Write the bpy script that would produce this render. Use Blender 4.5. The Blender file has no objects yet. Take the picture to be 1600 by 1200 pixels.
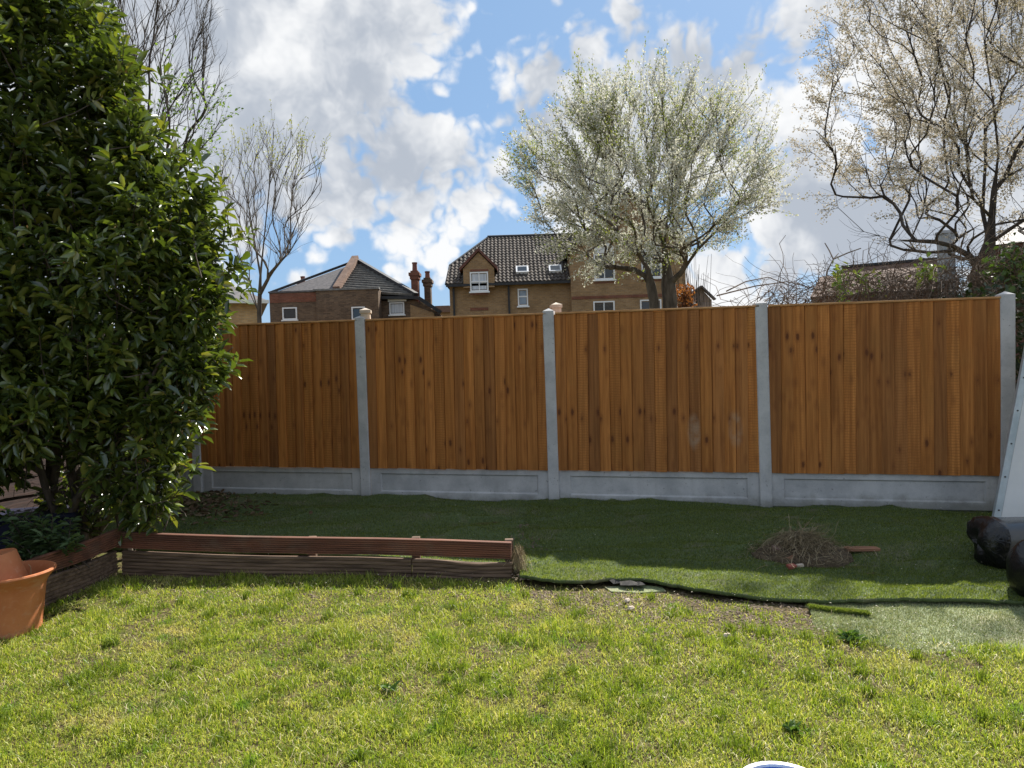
import bpy, bmesh, math, random
import numpy as np
from mathutils import Vector, Matrix

R = math.radians
rng = np.random.default_rng(7)
random.seed(7)
S = bpy.context.scene
COL = S.collection

# ------------------------------------------------------------------ camera
F, PITCH, ROLL, CAMZ = 1113.0, 0.019, 0.033, 1.25
SUN_AZ, SUN_EL = R(33), R(45)
cp, sp, cr, sr = math.cos(PITCH), math.sin(PITCH), math.cos(ROLL), math.sin(ROLL)
fwd = Vector((0, cp, -sp)); down = Vector((0, -sp, -cp)); right = Vector((1, 0, 0))
camx = right * cr + down * sr
camdown = -right * sr + down * cr
cam = bpy.data.cameras.new('camera'); camo = bpy.data.objects.new('camera', cam); COL.objects.link(camo)
m = Matrix((camx, -camdown, -fwd)).transposed().to_4x4(); m.translation = (0, 0, CAMZ)
camo.matrix_world = m
cam.sensor_width = 36; cam.lens = F / 1600 * 36; cam.clip_end = 2000; cam.clip_start = 0.05
S.camera = camo

def ray(px, py):
    du, dv = px - 800, py - 600
    u = du * cr - dv * sr; v = du * sr + dv * cr
    return Vector((u / F, cp - v / F * sp, -sp - v / F * cp))
def at(px, py, Y):
    d = ray(px, py); return Vector((0, 0, CAMZ)) + d * (Y / d.y)

# ------------------------------------------------------------------ light
sdir = Vector((math.sin(SUN_AZ) * math.cos(SUN_EL), math.cos(SUN_AZ) * math.cos(SUN_EL), math.sin(SUN_EL)))
sl = bpy.data.lights.new('sun', 'SUN'); sl.energy = 5.0; sl.angle = R(0.5); sl.color = (1, 0.95, 0.86)
so = bpy.data.objects.new('sun', sl); COL.objects.link(so); so.rotation_euler = (-sdir).to_track_quat('-Z', 'Y').to_euler()
S.view_settings.view_transform = 'Standard'; S.view_settings.look = 'None'
S.view_settings.exposure = 1.0; S.view_settings.gamma = 1; S.view_settings.use_curve_mapping = False

S.cycles.max_bounces = 5; S.cycles.diffuse_bounces = 3; S.cycles.glossy_bounces = 2; S.cycles.transmission_bounces = 3
# ------------------------------------------------------------------ node helpers
class NT:
    def __init__(s, nt): s.nt = nt; s.n = nt.nodes; s.l = nt.links
    def node(s, t, **k):
        nd = s.n.new(t)
        for a, b in k.items(): setattr(nd, a, b)
        return nd
    def put(s, sock, v):
        if isinstance(v, bpy.types.NodeSocket): s.l.new(v, sock)
        elif v is not None:
            if hasattr(sock.default_value, '__len__') and not hasattr(v, '__len__'): v = (v,) * len(sock.default_value)
            if hasattr(v, '__len__') and len(sock.default_value) == 4 and len(v) == 3: v = (*v, 1)
            sock.default_value = v
    def math(s, op, a, b=None, c=None, clamp=False):
        nd = s.node('ShaderNodeMath', operation=op, use_clamp=clamp)
        for i, v in enumerate((a, b, c)):
            if v is not None: s.put(nd.inputs[i], v)
        return nd.outputs[0]
    def vmath(s, op, a, b=None):
        nd = s.node('ShaderNodeVectorMath', operation=op); s.put(nd.inputs[0], a)
        if b is not None: s.put(nd.inputs[1], b)
        return nd.outputs['Value' if op in ('DISTANCE', 'LENGTH', 'DOT_PRODUCT') else 'Vector']
    def noise(s, vec, scale, detail=3, rough=0.5, dist=0, out='Fac'):
        nd = s.node('ShaderNodeTexNoise'); s.put(nd.inputs['Vector'], vec); s.put(nd.inputs['Scale'], scale)
        nd.inputs['Detail'].default_value = detail; nd.inputs['Roughness'].default_value = rough; nd.inputs['Distortion'].default_value = dist
        return nd.outputs[out]
    def ramp(s, fac, lo, hi, a=0.0, b=1.0):
        nd = s.node('ShaderNodeMapRange', interpolation_type='SMOOTHSTEP'); s.put(nd.inputs[0], fac)
        for i, v in enumerate((lo, hi, a, b)): nd.inputs[i + 1].default_value = v
        return nd.outputs[0]
    def mix(s, fac, a, b, mode='MIX'):
        nd = s.node('ShaderNodeMix', data_type='RGBA', blend_type=mode); s.put(nd.inputs[0], fac); s.put(nd.inputs[6], a); s.put(nd.inputs[7], b)
        return nd.outputs[2]
    def mapping(s, vec, scale=(1, 1, 1), loc=(0, 0, 0)):
        nd = s.node('ShaderNodeMapping'); s.put(nd.inputs['Vector'], vec); nd.inputs['Scale'].default_value = scale; nd.inputs['Location'].default_value = loc
        return nd.outputs[0]

def material(name):
    mt = bpy.data.materials.new(name); mt.use_nodes = True
    t = NT(mt.node_tree); b = t.n['Principled BSDF']
    return mt, t, b
def coord(t, kind='Object'): return t.node('ShaderNodeTexCoord').outputs[kind]
def bump(t, b, h, strength=0.3, dist=0.01):
    nd = t.node('ShaderNodeBump'); nd.inputs['Strength'].default_value = strength; nd.inputs['Distance'].default_value = dist
    t.put(nd.inputs['Height'], h); t.l.new(nd.outputs[0], b.inputs['Normal'])
def noisy(name, c1, c2, scale=8, rough=0.7, detail=4, bumpk=0.0, spec=0.4, stretch=(1, 1, 1), metal=0):
    mt, t, b = material(name)
    v = t.mapping(coord(t), stretch)
    n = t.noise(v, scale, detail, 0.6)
    t.put(b.inputs['Base Color'], t.mix(t.ramp(n, 0.3, 0.7), c1, c2))
    b.inputs['Roughness'].default_value = rough; b.inputs['Specular IOR Level'].default_value = spec; b.inputs['Metallic'].default_value = metal
    if bumpk: bump(t, b, n, bumpk)
    return mt
def leafmat(name, cols, rough=0.5, trans=0.3, patch=None, spec=0.4, tcol=None):
    """cols: list of colours picked per leaf; patch=(scale, colour) mixes in patches by position"""
    mt, t, b = material(name)
    rnd = t.node('ShaderNodeNewGeometry').outputs['Random Per Island']
    cr_ = t.node('ShaderNodeValToRGB'); t.l.new(rnd, cr_.inputs[0])
    e = cr_.color_ramp.elements
    while len(e) < len(cols): e.new(0.5)
    for i, c in enumerate(cols): e[i].position = i / max(1, len(cols) - 1); e[i].color = (*c, 1)
    col = cr_.outputs[0]
    if patch:
        for sc, pc, lo, hi in patch:
            n = t.noise(coord(t), sc, 4, 0.6); col = t.mix(t.ramp(n, lo, hi), col, pc)
    t.put(b.inputs['Base Color'], col); b.inputs['Roughness'].default_value = rough; b.inputs['Specular IOR Level'].default_value = spec
    if trans:
        tr = t.node('ShaderNodeBsdfTranslucent')
        t.put(tr.inputs[0], t.mix(1.0, col, tcol or (1.5, 1.5, 0.8), 'MULTIPLY'))
        mx = t.node('ShaderNodeMixShader'); mx.inputs[0].default_value = trans
        t.l.new(b.outputs[0], mx.inputs[1]); t.l.new(tr.outputs[0], mx.inputs[2])
        t.l.new(mx.outputs[0], t.n['Material Output'].inputs[0])
    return mt

# ------------------------------------------------------------------ sky (world)
wd = bpy.data.worlds.new('World'); S.world = wd; wd.use_nodes = True
t = NT(wd.node_tree); bg = t.n['Background']
sky = t.node('ShaderNodeTexSky', sky_type='NISHITA'); sky.sun_disc = False
sky.sun_elevation = SUN_EL; sky.sun_rotation = SUN_AZ; sky.air_density = 1.0; sky.dust_density = 0.6; sky.ozone_density = 2.5
D = coord(t, 'Generated')
D = t.vmath('NORMALIZE', D)
base = t.mix(1.0, sky.outputs[0], (0.05, 0.05, 0.05), 'MULTIPLY')
base = t.mix(0.6, base, (0.165, 0.285, 0.46))
# cumulus masses standing in these directions, the rest of the dome carries scattered cloud of the same kind
blobs = [(330, 60, 230), (480, 60, 190), (600, 50, 105), (650, 95, 60), (420, 160, 150), (560, 150, 90), (420, 250, 100), (300, 300, 140),
         (620, 250, 92), (700, 250, 72), (550, 275, 78), (500, 295, 65), (765, 285, 45), (640, 305, 65), (720, 315, 55), (540, 330, 45), (690, 412, 30), (620, 430, 18), (480, 445, 28),
         (850, 130, 70), (920, 120, 78), (1000, 110, 78), (820, 165, 50), (860, 195, 60), (980, 30, 42), (1060, 120, 58), (1110, 120, 55), (900, 235, 105), (1000, 225, 115),
         (1190, 95, 45), (1250, 95, 48), (1150, 112, 42), (1380, 40, 105), (1330, 20, 55), (1450, 90, 130), (1560, 100, 160), (1200, 205, 66), (1260, 250, 78), (1250, 180, 58),
         (1240, 330, 90), (1330, 350, 100), (1450, 320, 120), (1230, 420, 70), (1120, 430, 60), (1590, 300, 130), (150, 250, 240)]
acc = None
wv = t.noise(D, 6.0, 4, 0.6, 0, 'Color')
Dw = t.vmath('ADD', D, t.vmath('SCALE', t.vmath('SUBTRACT', wv, (0.5, 0.5, 0.5))))
for nd in t.n:
    if nd.type == 'VECT_MATH' and nd.operation == 'SCALE': nd.inputs['Scale'].default_value = 0.075
for px, py, r in blobs:
    d = ray(px, py).normalized()
    f = t.math('MULTIPLY_ADD', t.vmath('DISTANCE', Dw, tuple(d)), -7.0, 7.0 * r / F)
    acc = f if acc is None else t.math('MAXIMUM', acc, f)
ahead = t.vmath('DOT_PRODUCT', D, (0, 0.97, 0.24))
gen = t.math('SUBTRACT', t.noise(Dw, 2.2, 5, 0.55), 0.47)
gen = t.math('MULTIPLY_ADD', gen, 4.0, 0.0)
gen = t.math('SUBTRACT', gen, t.ramp(ahead, 0.72, 0.85, 0.0, 3.0))
fld = t.math('MAXIMUM', acc, gen)
fb = t.noise(D, 16.0, 6, 0.6)
bil = None
for sc_, w_ in ((9.0, 0.62), (19.0, 0.42), (41.0, 0.26)):
    q_ = t.math('MULTIPLY', t.math('ABSOLUTE', t.math('SUBTRACT', t.noise(Dw, sc_, 1.5, 0.5), 0.5)), w_ * 3.2)
    bil = q_ if bil is None else t.math('ADD', bil, q_)
fine = t.math('ADD', t.math('MULTIPLY', t.math('SUBTRACT', fb, 0.5), 0.7), t.math('SUBTRACT', bil, 0.29))
fld2 = t.math('ADD', fld, fine)
mask = t.ramp(fld2, -0.06, 0.26)
thick = t.math('MINIMUM', fld, 0.55)
body = t.noise(t.vmath('ADD', Dw, (0.02, 0.0, 0.05)), 5.5, 5, 0.62)
shade = t.math('ADD', t.math('ADD', t.math('MULTIPLY', thick, 0.75), t.math('MULTIPLY', t.math('SUBTRACT', body, 0.5), 3.2)), t.math('MULTIPLY', bil, -0.35))
cl = t.mix(t.ramp(shade, -0.4, 0.5), (0.49, 0.495, 0.50), (0.245, 0.27, 0.31))
skyc = t.mix(mask, base, cl)
# below the horizon: plain dull ground tone
sz = t.node('ShaderNodeSeparateXYZ'); t.l.new(D, sz.inputs[0])
skyc = t.mix(t.ramp(sz.outputs[2], -0.06, -0.02), (0.1, 0.11, 0.08), skyc)
t.put(bg.inputs[0], skyc); bg.inputs[1].default_value = 1.0
wd.cycles.sampling_method = 'MANUAL'; wd.cycles.sample_map_resolution = 512

# ------------------------------------------------------------------ object helpers
def link(name, me, mat=None, parent=None, loc=None, rotz=None):
    o = bpy.data.objects.new(name, me); COL.objects.link(o)
    if mat is not None and me is not None and len(me.materials) == 0: me.materials.append(mat)
    if parent: o.parent = parent
    if loc is not None: o.location = loc
    if rotz is not None: o.rotation_euler = (0, 0, rotz)
    return o
def tag(o, label, cat=None, group=None, kind=None):
    if label: o['label'] = label
    if cat: o['category'] = cat
    if group: o['group'] = group
    if kind: o['kind'] = kind
    return o
def thing(name, label, cat, loc=(0, 0, 0), rotz=0, group=None):
    o = bpy.data.objects.new(name, None); COL.objects.link(o); o.location = loc; o.rotation_euler = (0, 0, rotz)
    o.empty_display_size = 0.1
    return tag(o, label, cat, group)
def npmesh(name, V, quads=None, tris=None, smooth=False):
    me = bpy.data.meshes.new(name)
    V = np.asarray(V, np.float32).reshape(-1, 3)
    q = np.zeros((0, 4), np.int32) if quads is None else np.asarray(quads, np.int32).reshape(-1, 4)
    tr = np.zeros((0, 3), np.int32) if tris is None else np.asarray(tris, np.int32).reshape(-1, 3)
    me.vertices.add(len(V)); me.vertices.foreach_set('co', V.ravel())
    nl = q.size + tr.size; me.loops.add(nl)
    me.loops.foreach_set('vertex_index', np.concatenate([q.ravel(), tr.ravel()]))
    me.polygons.add(len(q) + len(tr))
    me.polygons.foreach_set('loop_start', np.concatenate([np.arange(len(q)) * 4, q.size + np.arange(len(tr)) * 3]).astype(np.int32))
    if smooth: me.polygons.foreach_set('use_smooth', np.ones(len(q) + len(tr), bool))
    me.update(calc_edges=True)
    return me
class MB:
    """small mesh builder"""
    def __init__(s): s.v = []; s.f = []
    def add(s, vs, fs):
        k = len(s.v); s.v += [tuple(v) for v in vs]; s.f += [tuple(i + k for i in f) for f in fs]; return s
    def box(s, x0, x1, y0, y1, z0, z1):
        return s.add([(x0, y0, z0), (x1, y0, z0), (x1, y1, z0), (x0, y1, z0), (x0, y0, z1), (x1, y0, z1), (x1, y1, z1), (x0, y1, z1)],
                     [(0, 3, 2, 1), (4, 5, 6, 7), (0, 1, 5, 4), (1, 2, 6, 5), (2, 3, 7, 6), (3, 0, 4, 7)])
    def prism(s, pts, y0, y1):
        """polygon in (x,z) extruded along y"""
        n = len(pts)
        return s.add([(x, y0, z) for x, z in pts] + [(x, y1, z) for x, z in pts],
                     [tuple(range(n)), tuple(range(2 * n - 1, n - 1, -1))] + [((i + 1) % n, i, n + i, n + (i + 1) % n) for i in range(n)])
    def bar(s, a, b, w, h):
        """box beam from a to b"""
        a, b = Vector(a), Vector(b); d = (b - a).normalized()
        sx = d.cross(Vector((0, 0, 1)));
        if sx.length < 1e-3: sx = Vector((1, 0, 0))
        sx.normalize(); up = sx.cross(d)
        vs = [p + sx * (i * w / 2) + up * (j * h / 2) for p in (a, b) for i, j in ((-1, -1), (1, -1), (1, 1), (-1, 1))]
        return s.add(vs, [(0, 1, 2, 3), (7, 6, 5, 4), (0, 4, 5, 1), (1, 5, 6, 2), (2, 6, 7, 3), (3, 7, 4, 0)])
    def tube(s, pts, radii, n=6):
        pts = [Vector(p) for p in pts]; k = len(s.v); ref = None
        for i, p in enumerate(pts):
            d = (pts[min(i + 1, len(pts) - 1)] - pts[max(i - 1, 0)]).normalized()
            if ref is None: ref = d.orthogonal().normalized()
            ref = (ref - d * ref.dot(d)).normalized(); b = d.cross(ref)
            for j in range(n):
                a = 2 * math.pi * j / n; s.v.append(tuple(p + (ref * math.cos(a) + b * math.sin(a)) * radii[i]))
        for i in range(len(pts) - 1):
            for j in range(n):
                s.f.append((k + i * n + j, k + i * n + (j + 1) % n, k + (i + 1) * n + (j + 1) % n, k + (i + 1) * n + j))
        s.f.append(tuple(k + j for j in range(n))[::-1]); s.f.append(tuple(k + (len(pts) - 1) * n + j for j in range(n)))
        return s
    def lathe(s, prof, n=32, fn=None):
        k = len(s.v)
        for r, z in prof:
            for j in range(n):
                a = 2 * math.pi * j / n; rr = r + (fn(a, z) if fn else 0); s.v.append((rr * math.cos(a), rr * math.sin(a), z))
        for i in range(len(prof) - 1):
            for j in range(n): s.f.append((k + i * n + j, k + i * n + (j + 1) % n, k + (i + 1) * n + (j + 1) % n, k + (i + 1) * n + j))
        return s
    def mesh(s, name, smooth=False, fix=True, bevel=0):
        me = bpy.data.meshes.new(name); me.from_pydata(s.v, [], s.f)
        bm = bmesh.new(); bm.from_mesh(me)
        if fix: bmesh.ops.recalc_face_normals(bm, faces=bm.faces)
        if bevel: bmesh.ops.bevel(bm, geom=list(bm.edges), offset=bevel, segments=1, affect='EDGES', clamp_overlap=True)
        if smooth:
            for f in bm.faces: f.smooth = True
            for e in bm.edges:
                if len(e.link_faces) == 2 and e.calc_face_angle(0) > 0.7: e.smooth = False
        bm.to_mesh(me); bm.free(); return me
    def obj(s, name, mat, parent=None, loc=None, rotz=None, smooth=False, bevel=0, fix=True):
        return link(name, s.mesh(name, smooth, fix, bevel), mat, parent, loc, rotz)

# value noise in numpy
_lat = rng.random((256, 256))
def vnoise(x, y, sc=1.0, oct=3, seed=0):
    x = np.asarray(x, float) * sc + seed * 17.31 + 500; y = np.asarray(y, float) * sc + seed * 9.7 + 500
    out = 0; amp = 1; tot = 0
    for o in range(oct):
        xi = np.floor(x).astype(int); yi = np.floor(y).astype(int); fx = x - xi; fy = y - yi
        fx = fx * fx * (3 - 2 * fx); fy = fy * fy * (3 - 2 * fy)
        g = lambda i, j: _lat[i % 256, j % 256]
        out = out + amp * ((g(xi, yi) * (1 - fx) + g(xi + 1, yi) * fx) * (1 - fy) + (g(xi, yi + 1) * (1 - fx) + g(xi + 1, yi + 1) * fx) * fy)
        tot += amp; amp *= 0.5; x = x * 2.03 + 3.1; y = y * 2.03 + 7.7
    return out / tot
def sstep(a, b, x):
    q = np.clip((np.asarray(x, float) - a) / (b - a), 0, 1); return q * q * (3 - 2 * q)

# ------------------------------------------------------------------ ground
TH = 0.215; FD = np.array([math.cos(TH), -math.sin(TH)]); FN = np.array([math.sin(TH), math.cos(TH)]); FP = np.array([0.369, 6.733]); BAY = 1.9
def fence_tn(x, y):
    dx = np.asarray(x) - FP[0]; dy = np.asarray(y) - FP[1]
    return dx * FD[0] + dy * FD[1], -(dx * FN[0] + dy * FN[1])     # along, in front
def gz(x, y):
    t_, n_ = fence_tn(x, y)
    near = sstep(30, 8, np.hypot(x, y))
    z = (-0.0142 * np.clip(t_, -6, 6) - 0.02 - 0.13 * sstep(0.3, 2.4, n_) - 0.09 * sstep(2, 5, n_) - 0.012 * np.clip(x, -5, 5) * sstep(0.5, 2.5, n_)) * near
    return z + near * 0.035 * (vnoise(x, y, 1.3, 3, 1) - 0.5) * sstep(-0.2, 0.6, n_)
def atg(px, py, off=0.0):
    """pixel to ground"""
    d = ray(px, py); Y = 5.0
    for _ in range(30):
        p = Vector((0, 0, CAMZ)) + d * (Y / d.y); g = float(gz(p.x, p.y)) + off
        Y = Y * (CAMZ - g) / max(1e-6, CAMZ - p.z)
    return Vector((0, 0, CAMZ)) + d * (Y / d.y)

far = np.array([12, 16, 22, 32, 50, 80, 140, 260, 600.])
xs = np.concatenate([-far[::-1], np.arange(-9, 9.01, 0.1), far]); ys = np.concatenate([-far[::-1], np.arange(-4, 9.01, 0.09), far])
X, Y = np.meshgrid(xs, ys); nx, ny = len(xs), len(ys)
idx = np.arange(nx * ny).reshape(ny, nx)
me = npmesh('ground', np.stack([X, Y, gz(X, Y)], -1), quads=np.stack([idx[:-1, :-1], idx[:-1, 1:], idx[1:, 1:], idx[1:, :-1]], -1), smooth=True)
mt, t, b = material('lawn_thatch')
c = coord(t)
n1 = t.noise(c, 1.6, 5, 0.6); n2 = t.noise(c, 45, 4, 0.7); n3 = t.noise(c, 6, 4, 0.6)
col = t.mix(t.ramp(n2, 0.35, 0.65), (0.035, 0.026, 0.016), (0.17, 0.135, 0.065))
col = t.mix(t.ramp(n3, 0.45, 0.65), col, (0.09, 0.10, 0.025))
t.put(b.inputs['Base Color'], col); b.inputs['Roughness'].default_value = 0.95; b.inputs['Specular IOR Level'].default_value = 0.1
bump(t, b, n2, 0.8, 0.02)
tag(link('ground', me, mt), None, kind='structure')

# mats -------------------------------------------------------------
def interp_poly(poly, s):
    P = np.array([(p.x, p.y) for p in poly]); L = np.concatenate([[0], np.cumsum(np.hypot(*np.diff(P, axis=0).T))]); L /= L[-1]
    return np.stack([np.interp(s, L, P[:, 0]), np.interp(s, L, P[:, 1])], -1)
def mat_sheet(front, back, nu, nv, lift, amp, seed, edge_amp=0.015, sink=0.0):
    u = np.linspace(0, 1, nu); v = np.linspace(0, 1, nv)
    A = interp_poly(front, u); B = interp_poly(back, u)
    wob = (vnoise(u * 9, u * 0, 1, 3, seed) - 0.5) * 0.06 + (vnoise(u * 60, u * 0, 1, 2, seed + 1) - 0.5) * 0.035
    A = A + np.stack([wob * 0, wob], -1)
    G = A[None] * (1 - v[:, None, None]) + B[None] * v[:, None, None]
    x, y = G[..., 0], G[..., 1]
    wr = (vnoise(x * 0.8 + y * 0.3, y * 2.2, 1.6, 3, seed) - 0.5) * amp
    wr = wr + np.exp(-((vnoise(x * 1.1, y * 1.6, 1.4, 2, seed + 5) - .5) / .035) ** 2) * .022 * (amp > .03)
    el = edge_amp * np.exp(-v[:, None] * 14) * (vnoise(u * 6, u * 0, 1, 2, seed + 3)[None] * 2)
    z = gz(x, y) + lift + wr * sstep(0, 0.12, v)[:, None] + el - sink * np.exp(-v[:, None] * 7) * (0.5 + vnoise(x * 6, y * 6, 1, 2, 8))
    top = np.stack([x, y, z], -1).reshape(-1, 3)
    bot = top.copy(); bot[:, 2] -= 0.02 if lift > .015 else 0.008
    i = np.arange(nu * nv).reshape(nv, nu); N = nu * nv
    q = np.stack([i[:-1, :-1], i[:-1, 1:], i[1:, 1:], i[1:, :-1]], -1).reshape(-1, 4)
    ring = np.concatenate([i[0, :], i[1:, -1], i[-1, -2::-1], i[-2:0:-1, 0]])
    r2 = np.roll(ring, -1)
    return np.concatenate([top, bot]), np.concatenate([q, q[:, ::-1] + N, np.stack([ring, ring + N, r2 + N, r2], -1)]), (x, y, z)
def turf_material(name, c1, c2, c3, wear):
    mt, t, b = material(name); c = coord(t)
    n = t.noise(t.mapping(c, (1, 1, 1)), 160, 3, 0.7); n2 = t.noise(c, 2.5, 5, 0.65); n3 = t.noise(t.mapping(c, (3, 26, 3)), 1, 3, 0.6)
    col = t.mix(t.ramp(n, 0.3, 0.7), c1, c2)
    col = t.mix(t.math('MULTIPLY', t.ramp(n3, 0.45, 0.7), 0.5), col, c1)
    col = t.mix(t.math('MULTIPLY', t.ramp(n2, 0.5, 0.68), wear), col, c3)
    sp_ = t.noise(c, 70, 2, 0.5); col = t.mix(t.math('MULTIPLY', t.ramp(sp_, 0.66, 0.72), wear), col, (0.35, 0.33, 0.24))
    t.put(b.inputs['Base Color'], col); b.inputs['Roughness'].default_value = 0.8; b.inputs['Specular IOR Level'].default_value = 0.25
    bump(t, b, n, 0.7, 0.01); return mt
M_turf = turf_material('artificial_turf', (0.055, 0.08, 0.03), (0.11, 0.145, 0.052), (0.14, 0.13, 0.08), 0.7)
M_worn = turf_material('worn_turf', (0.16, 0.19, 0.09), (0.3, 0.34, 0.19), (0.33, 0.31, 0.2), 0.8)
M_fibre = leafmat('turf_fibre', [(0.05, 0.08, 0.022), (0.10, 0.14, 0.038), (0.22, 0.25, 0.075)], 0.6, 0.42, tcol=(1.9, 1.9, 0.7))
def fibres(name, xyz, count, parent, mat, h=(0.008, 0.02), seed=0, keep=None):
    x, y, z = xyz; ny_, nx_ = x.shape
    a = rng.random(count) * (nx_ - 1.001); c_ = rng.random(count) * (ny_ - 1.001)
    i = a.astype(int); j = c_.astype(int); fa = a - i; fc = c_ - j
    def bl(Q): return (Q[j, i] * (1 - fa) + Q[j, i + 1] * fa) * (1 - fc) + (Q[j + 1, i] * (1 - fa) + Q[j + 1, i + 1] * fa) * fc
    P = np.stack([bl(x), bl(y), bl(z) - 0.002], -1)
    if keep is not None: P = P[keep(P)]
    n = len(P); L = rng.uniform(*h, n); an = rng.random(n) * 6.283; w = rng.uniform(0.0012, 0.0025, n)
    sd = np.stack([np.cos(an), np.sin(an), an * 0], -1) * w[:, None]
    tip = P + np.stack([rng.normal(0, 0.5, n) * L, rng.normal(-0.2, 0.5, n) * L, L], -1)
    V = np.stack([P - sd, P + sd, tip], 1).reshape(-1, 3)
    o = link(name, npmesh(name, V, tris=np.arange(3 * n).reshape(-1, 3)), mat, parent); o['kind'] = 'stuff'; return o

g = atg
def fpt(i, n):      # point n metres in front of the fence at post parameter i
    p = FP + FD * BAY * (i - 2) - FN * n; return Vector((p[0], p[1], 0))
mats = []
V, Q, xyz = mat_sheet([g(60, 868), g(190, 862), g(400, 868), g(650, 880), g(790, 892), g(824, 905)], [fpt(-0.9, 0.02), fpt(0, 0.02), fpt(1, .03), fpt(1.93, 0.02)], 90, 50, 0.02, 0.09, 3)
o = tag(link('turf_mat', npmesh('turf_mat', V, quads=Q, smooth=True), M_turf), 'dark green artificial turf mat lying behind the ribbed planter boards', 'turf mat'); mats.append((o, xyz))
V, Q, xyz = mat_sheet([g(812, 913), g(880, 921), g(950, 917), g(1010, 918), g(1060, 926), g(1110, 936), g(1200, 944), g(1280, 948), g(1350, 950), g(1420, 948), g(1490, 950), g(1600, 955)],
                      [fpt(1.87, 0.015), fpt(3, .03), fpt(4, .03), fpt(4.6, .02)], 180, 60, 0.032, 0.085, 9, 0.02)
o = tag(link('turf_mat', npmesh('turf_mat', V, quads=Q, smooth=True), M_turf), 'wide green artificial turf mat with loose front edge, under the heap of twigs', 'turf mat'); mats.append((o, xyz))
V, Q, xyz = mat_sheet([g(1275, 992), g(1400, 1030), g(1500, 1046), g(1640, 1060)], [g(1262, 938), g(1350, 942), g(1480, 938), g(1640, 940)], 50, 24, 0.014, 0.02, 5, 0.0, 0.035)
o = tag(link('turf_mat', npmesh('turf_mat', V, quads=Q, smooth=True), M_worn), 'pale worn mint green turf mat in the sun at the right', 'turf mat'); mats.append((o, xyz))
for k, (o, xyz) in enumerate(mats):
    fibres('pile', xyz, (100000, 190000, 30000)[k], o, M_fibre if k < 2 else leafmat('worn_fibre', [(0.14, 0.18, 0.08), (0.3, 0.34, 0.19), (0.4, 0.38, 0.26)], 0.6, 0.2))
# narrow offcut of turf, rolled edge, and folded scraps
def offcut(label, pts, r, mat):
    b_ = MB(); P = [g(*p, 0.012) for p in pts]
    b_.tube(P, [r * (0.75 + 0.4 * random.random()) for _ in P], 8)
    me_ = b_.mesh('turf_offcut', True)
    o = tag(link('turf_offcut', me_, mat), label, 'turf offcut')
    vs = []
    for i in range(2600):
        k = random.random() * (len(P) - 1); j = int(k); p = P[j].lerp(P[j + 1], k - j); a = random.random() * 3.3 - 0.1
        q_ = p + Vector((random.uniform(-.01, .01), -math.cos(a) * r, math.sin(a) * r)) * 0.9
        d = Vector((random.gauss(0, .4), -math.cos(a) + random.gauss(0, .3), math.sin(a) + 0.4)).normalized() * 0.016; s_ = Vector((0.0022, 0, 0))
        vs += [q_ - s_, q_ + s_, q_ + d]
    f_ = link('pile', npmesh('pile', [tuple(v) for v in vs], tris=np.arange(len(vs)).reshape(-1, 3)), M_fibre, o); f_['kind'] = 'stuff'
offcut('narrow rolled strip of green turf lying before the wide mat', [(1264, 952), (1285, 955), (1310, 958), (1335, 960), (1358, 963)], 0.022, M_turf)
offcut('small curled scrap of turf by the mat\'s front edge', [(958, 905), (968, 900), (982, 902), (990, 908)], 0.03, M_turf)
M_under = noisy('dark_underlay', (0.02, 0.02, 0.02), (0.06, 0.055, 0.05), 30, 0.9)
b_ = MB()
for i, (px, py, s_) in enumerate([(962, 911, .07), (985, 914, .08), (1008, 910, .07), (1000, 916, .05)]):
    p = g(px, py, 0.02)
    ring = [p + Vector((math.cos(a) * s_ * random.uniform(.6, 1.2), math.sin(a) * s_ * .6, random.uniform(-.005, .035))) for a in np.linspace(0, 6.28, 8)[:-1]]
    b_.add([p + Vector((0, 0, .03))] + ring, [(0, 1 + j, 1 + (j + 1) % 7) for j in range(7)])
tag(b_.obj('underlay_scrap', M_under, fix=False), 'torn dark underlay scraps beside the curled turf', 'underlay')
p = g(985, 921, 0.006); b_ = MB()
ring = [g(*q, 0.008) for q in ((945, 917), (990, 913), (1035, 917), (1040, 923), (1000, 926), (955, 924))]
b_.add([v for v in ring] + [v - Vector((0, 0, .01)) for v in ring], [tuple(range(6))] + [(i, 6 + i, 6 + (i + 1) % 6, (i + 1) % 6) for i in range(6)])
tag(b_.obj('turf_patch', M_worn), 'flat pale green turf patch below the curled scrap', 'turf patch')

# ------------------------------------------------------------------ grass
M_grass = leafmat('lawn_grass', [(0.13, 0.195, 0.02), (0.24, 0.315, 0.032), (0.36, 0.41, 0.055), (0.55, 0.51, 0.18)], 0.5, 0.4,
                  patch=[(2.2, (0.52, 0.46, 0.19), 0.52, 0.76), (5.0, (0.14, 0.25, 0.024), 0.54, 0.7)])
def blades(P, L, lean, w, mat, name, label, parent=None):
    n = len(P); an = rng.random(n) * 6.283; ld = rng.random(n) * 6.283
    sd = np.stack([np.cos(an), np.sin(an), an * 0], -1) * w[:, None]
    ldv = np.stack([np.cos(ld), np.sin(ld), ld * 0], -1); up = np.array([0, 0, 1.])
    m1 = P + up * (L * np.cos(lean * 0.5) * 0.5)[:, None] + ldv * (L * np.sin(lean * 0.5) * 0.5)[:, None]
    tip = m1 + up * (L * np.cos(lean * 1.4) * 0.5)[:, None] + ldv * (L * np.sin(lean * 1.4) * 0.5)[:, None]
    V = np.stack([P - sd, P + sd, m1 + sd * .8, m1 - sd * .8, tip], 1).reshape(-1, 3); k = np.arange(n)[:, None] * 5
    o = link(name, npmesh(name, V, quads=k + np.array([[0, 1, 2, 3]]), tris=k + np.array([[3, 2, 4]])), mat, parent)
    o['kind'] = 'stuff'
    if label: o['label'] = label
    return o
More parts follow.
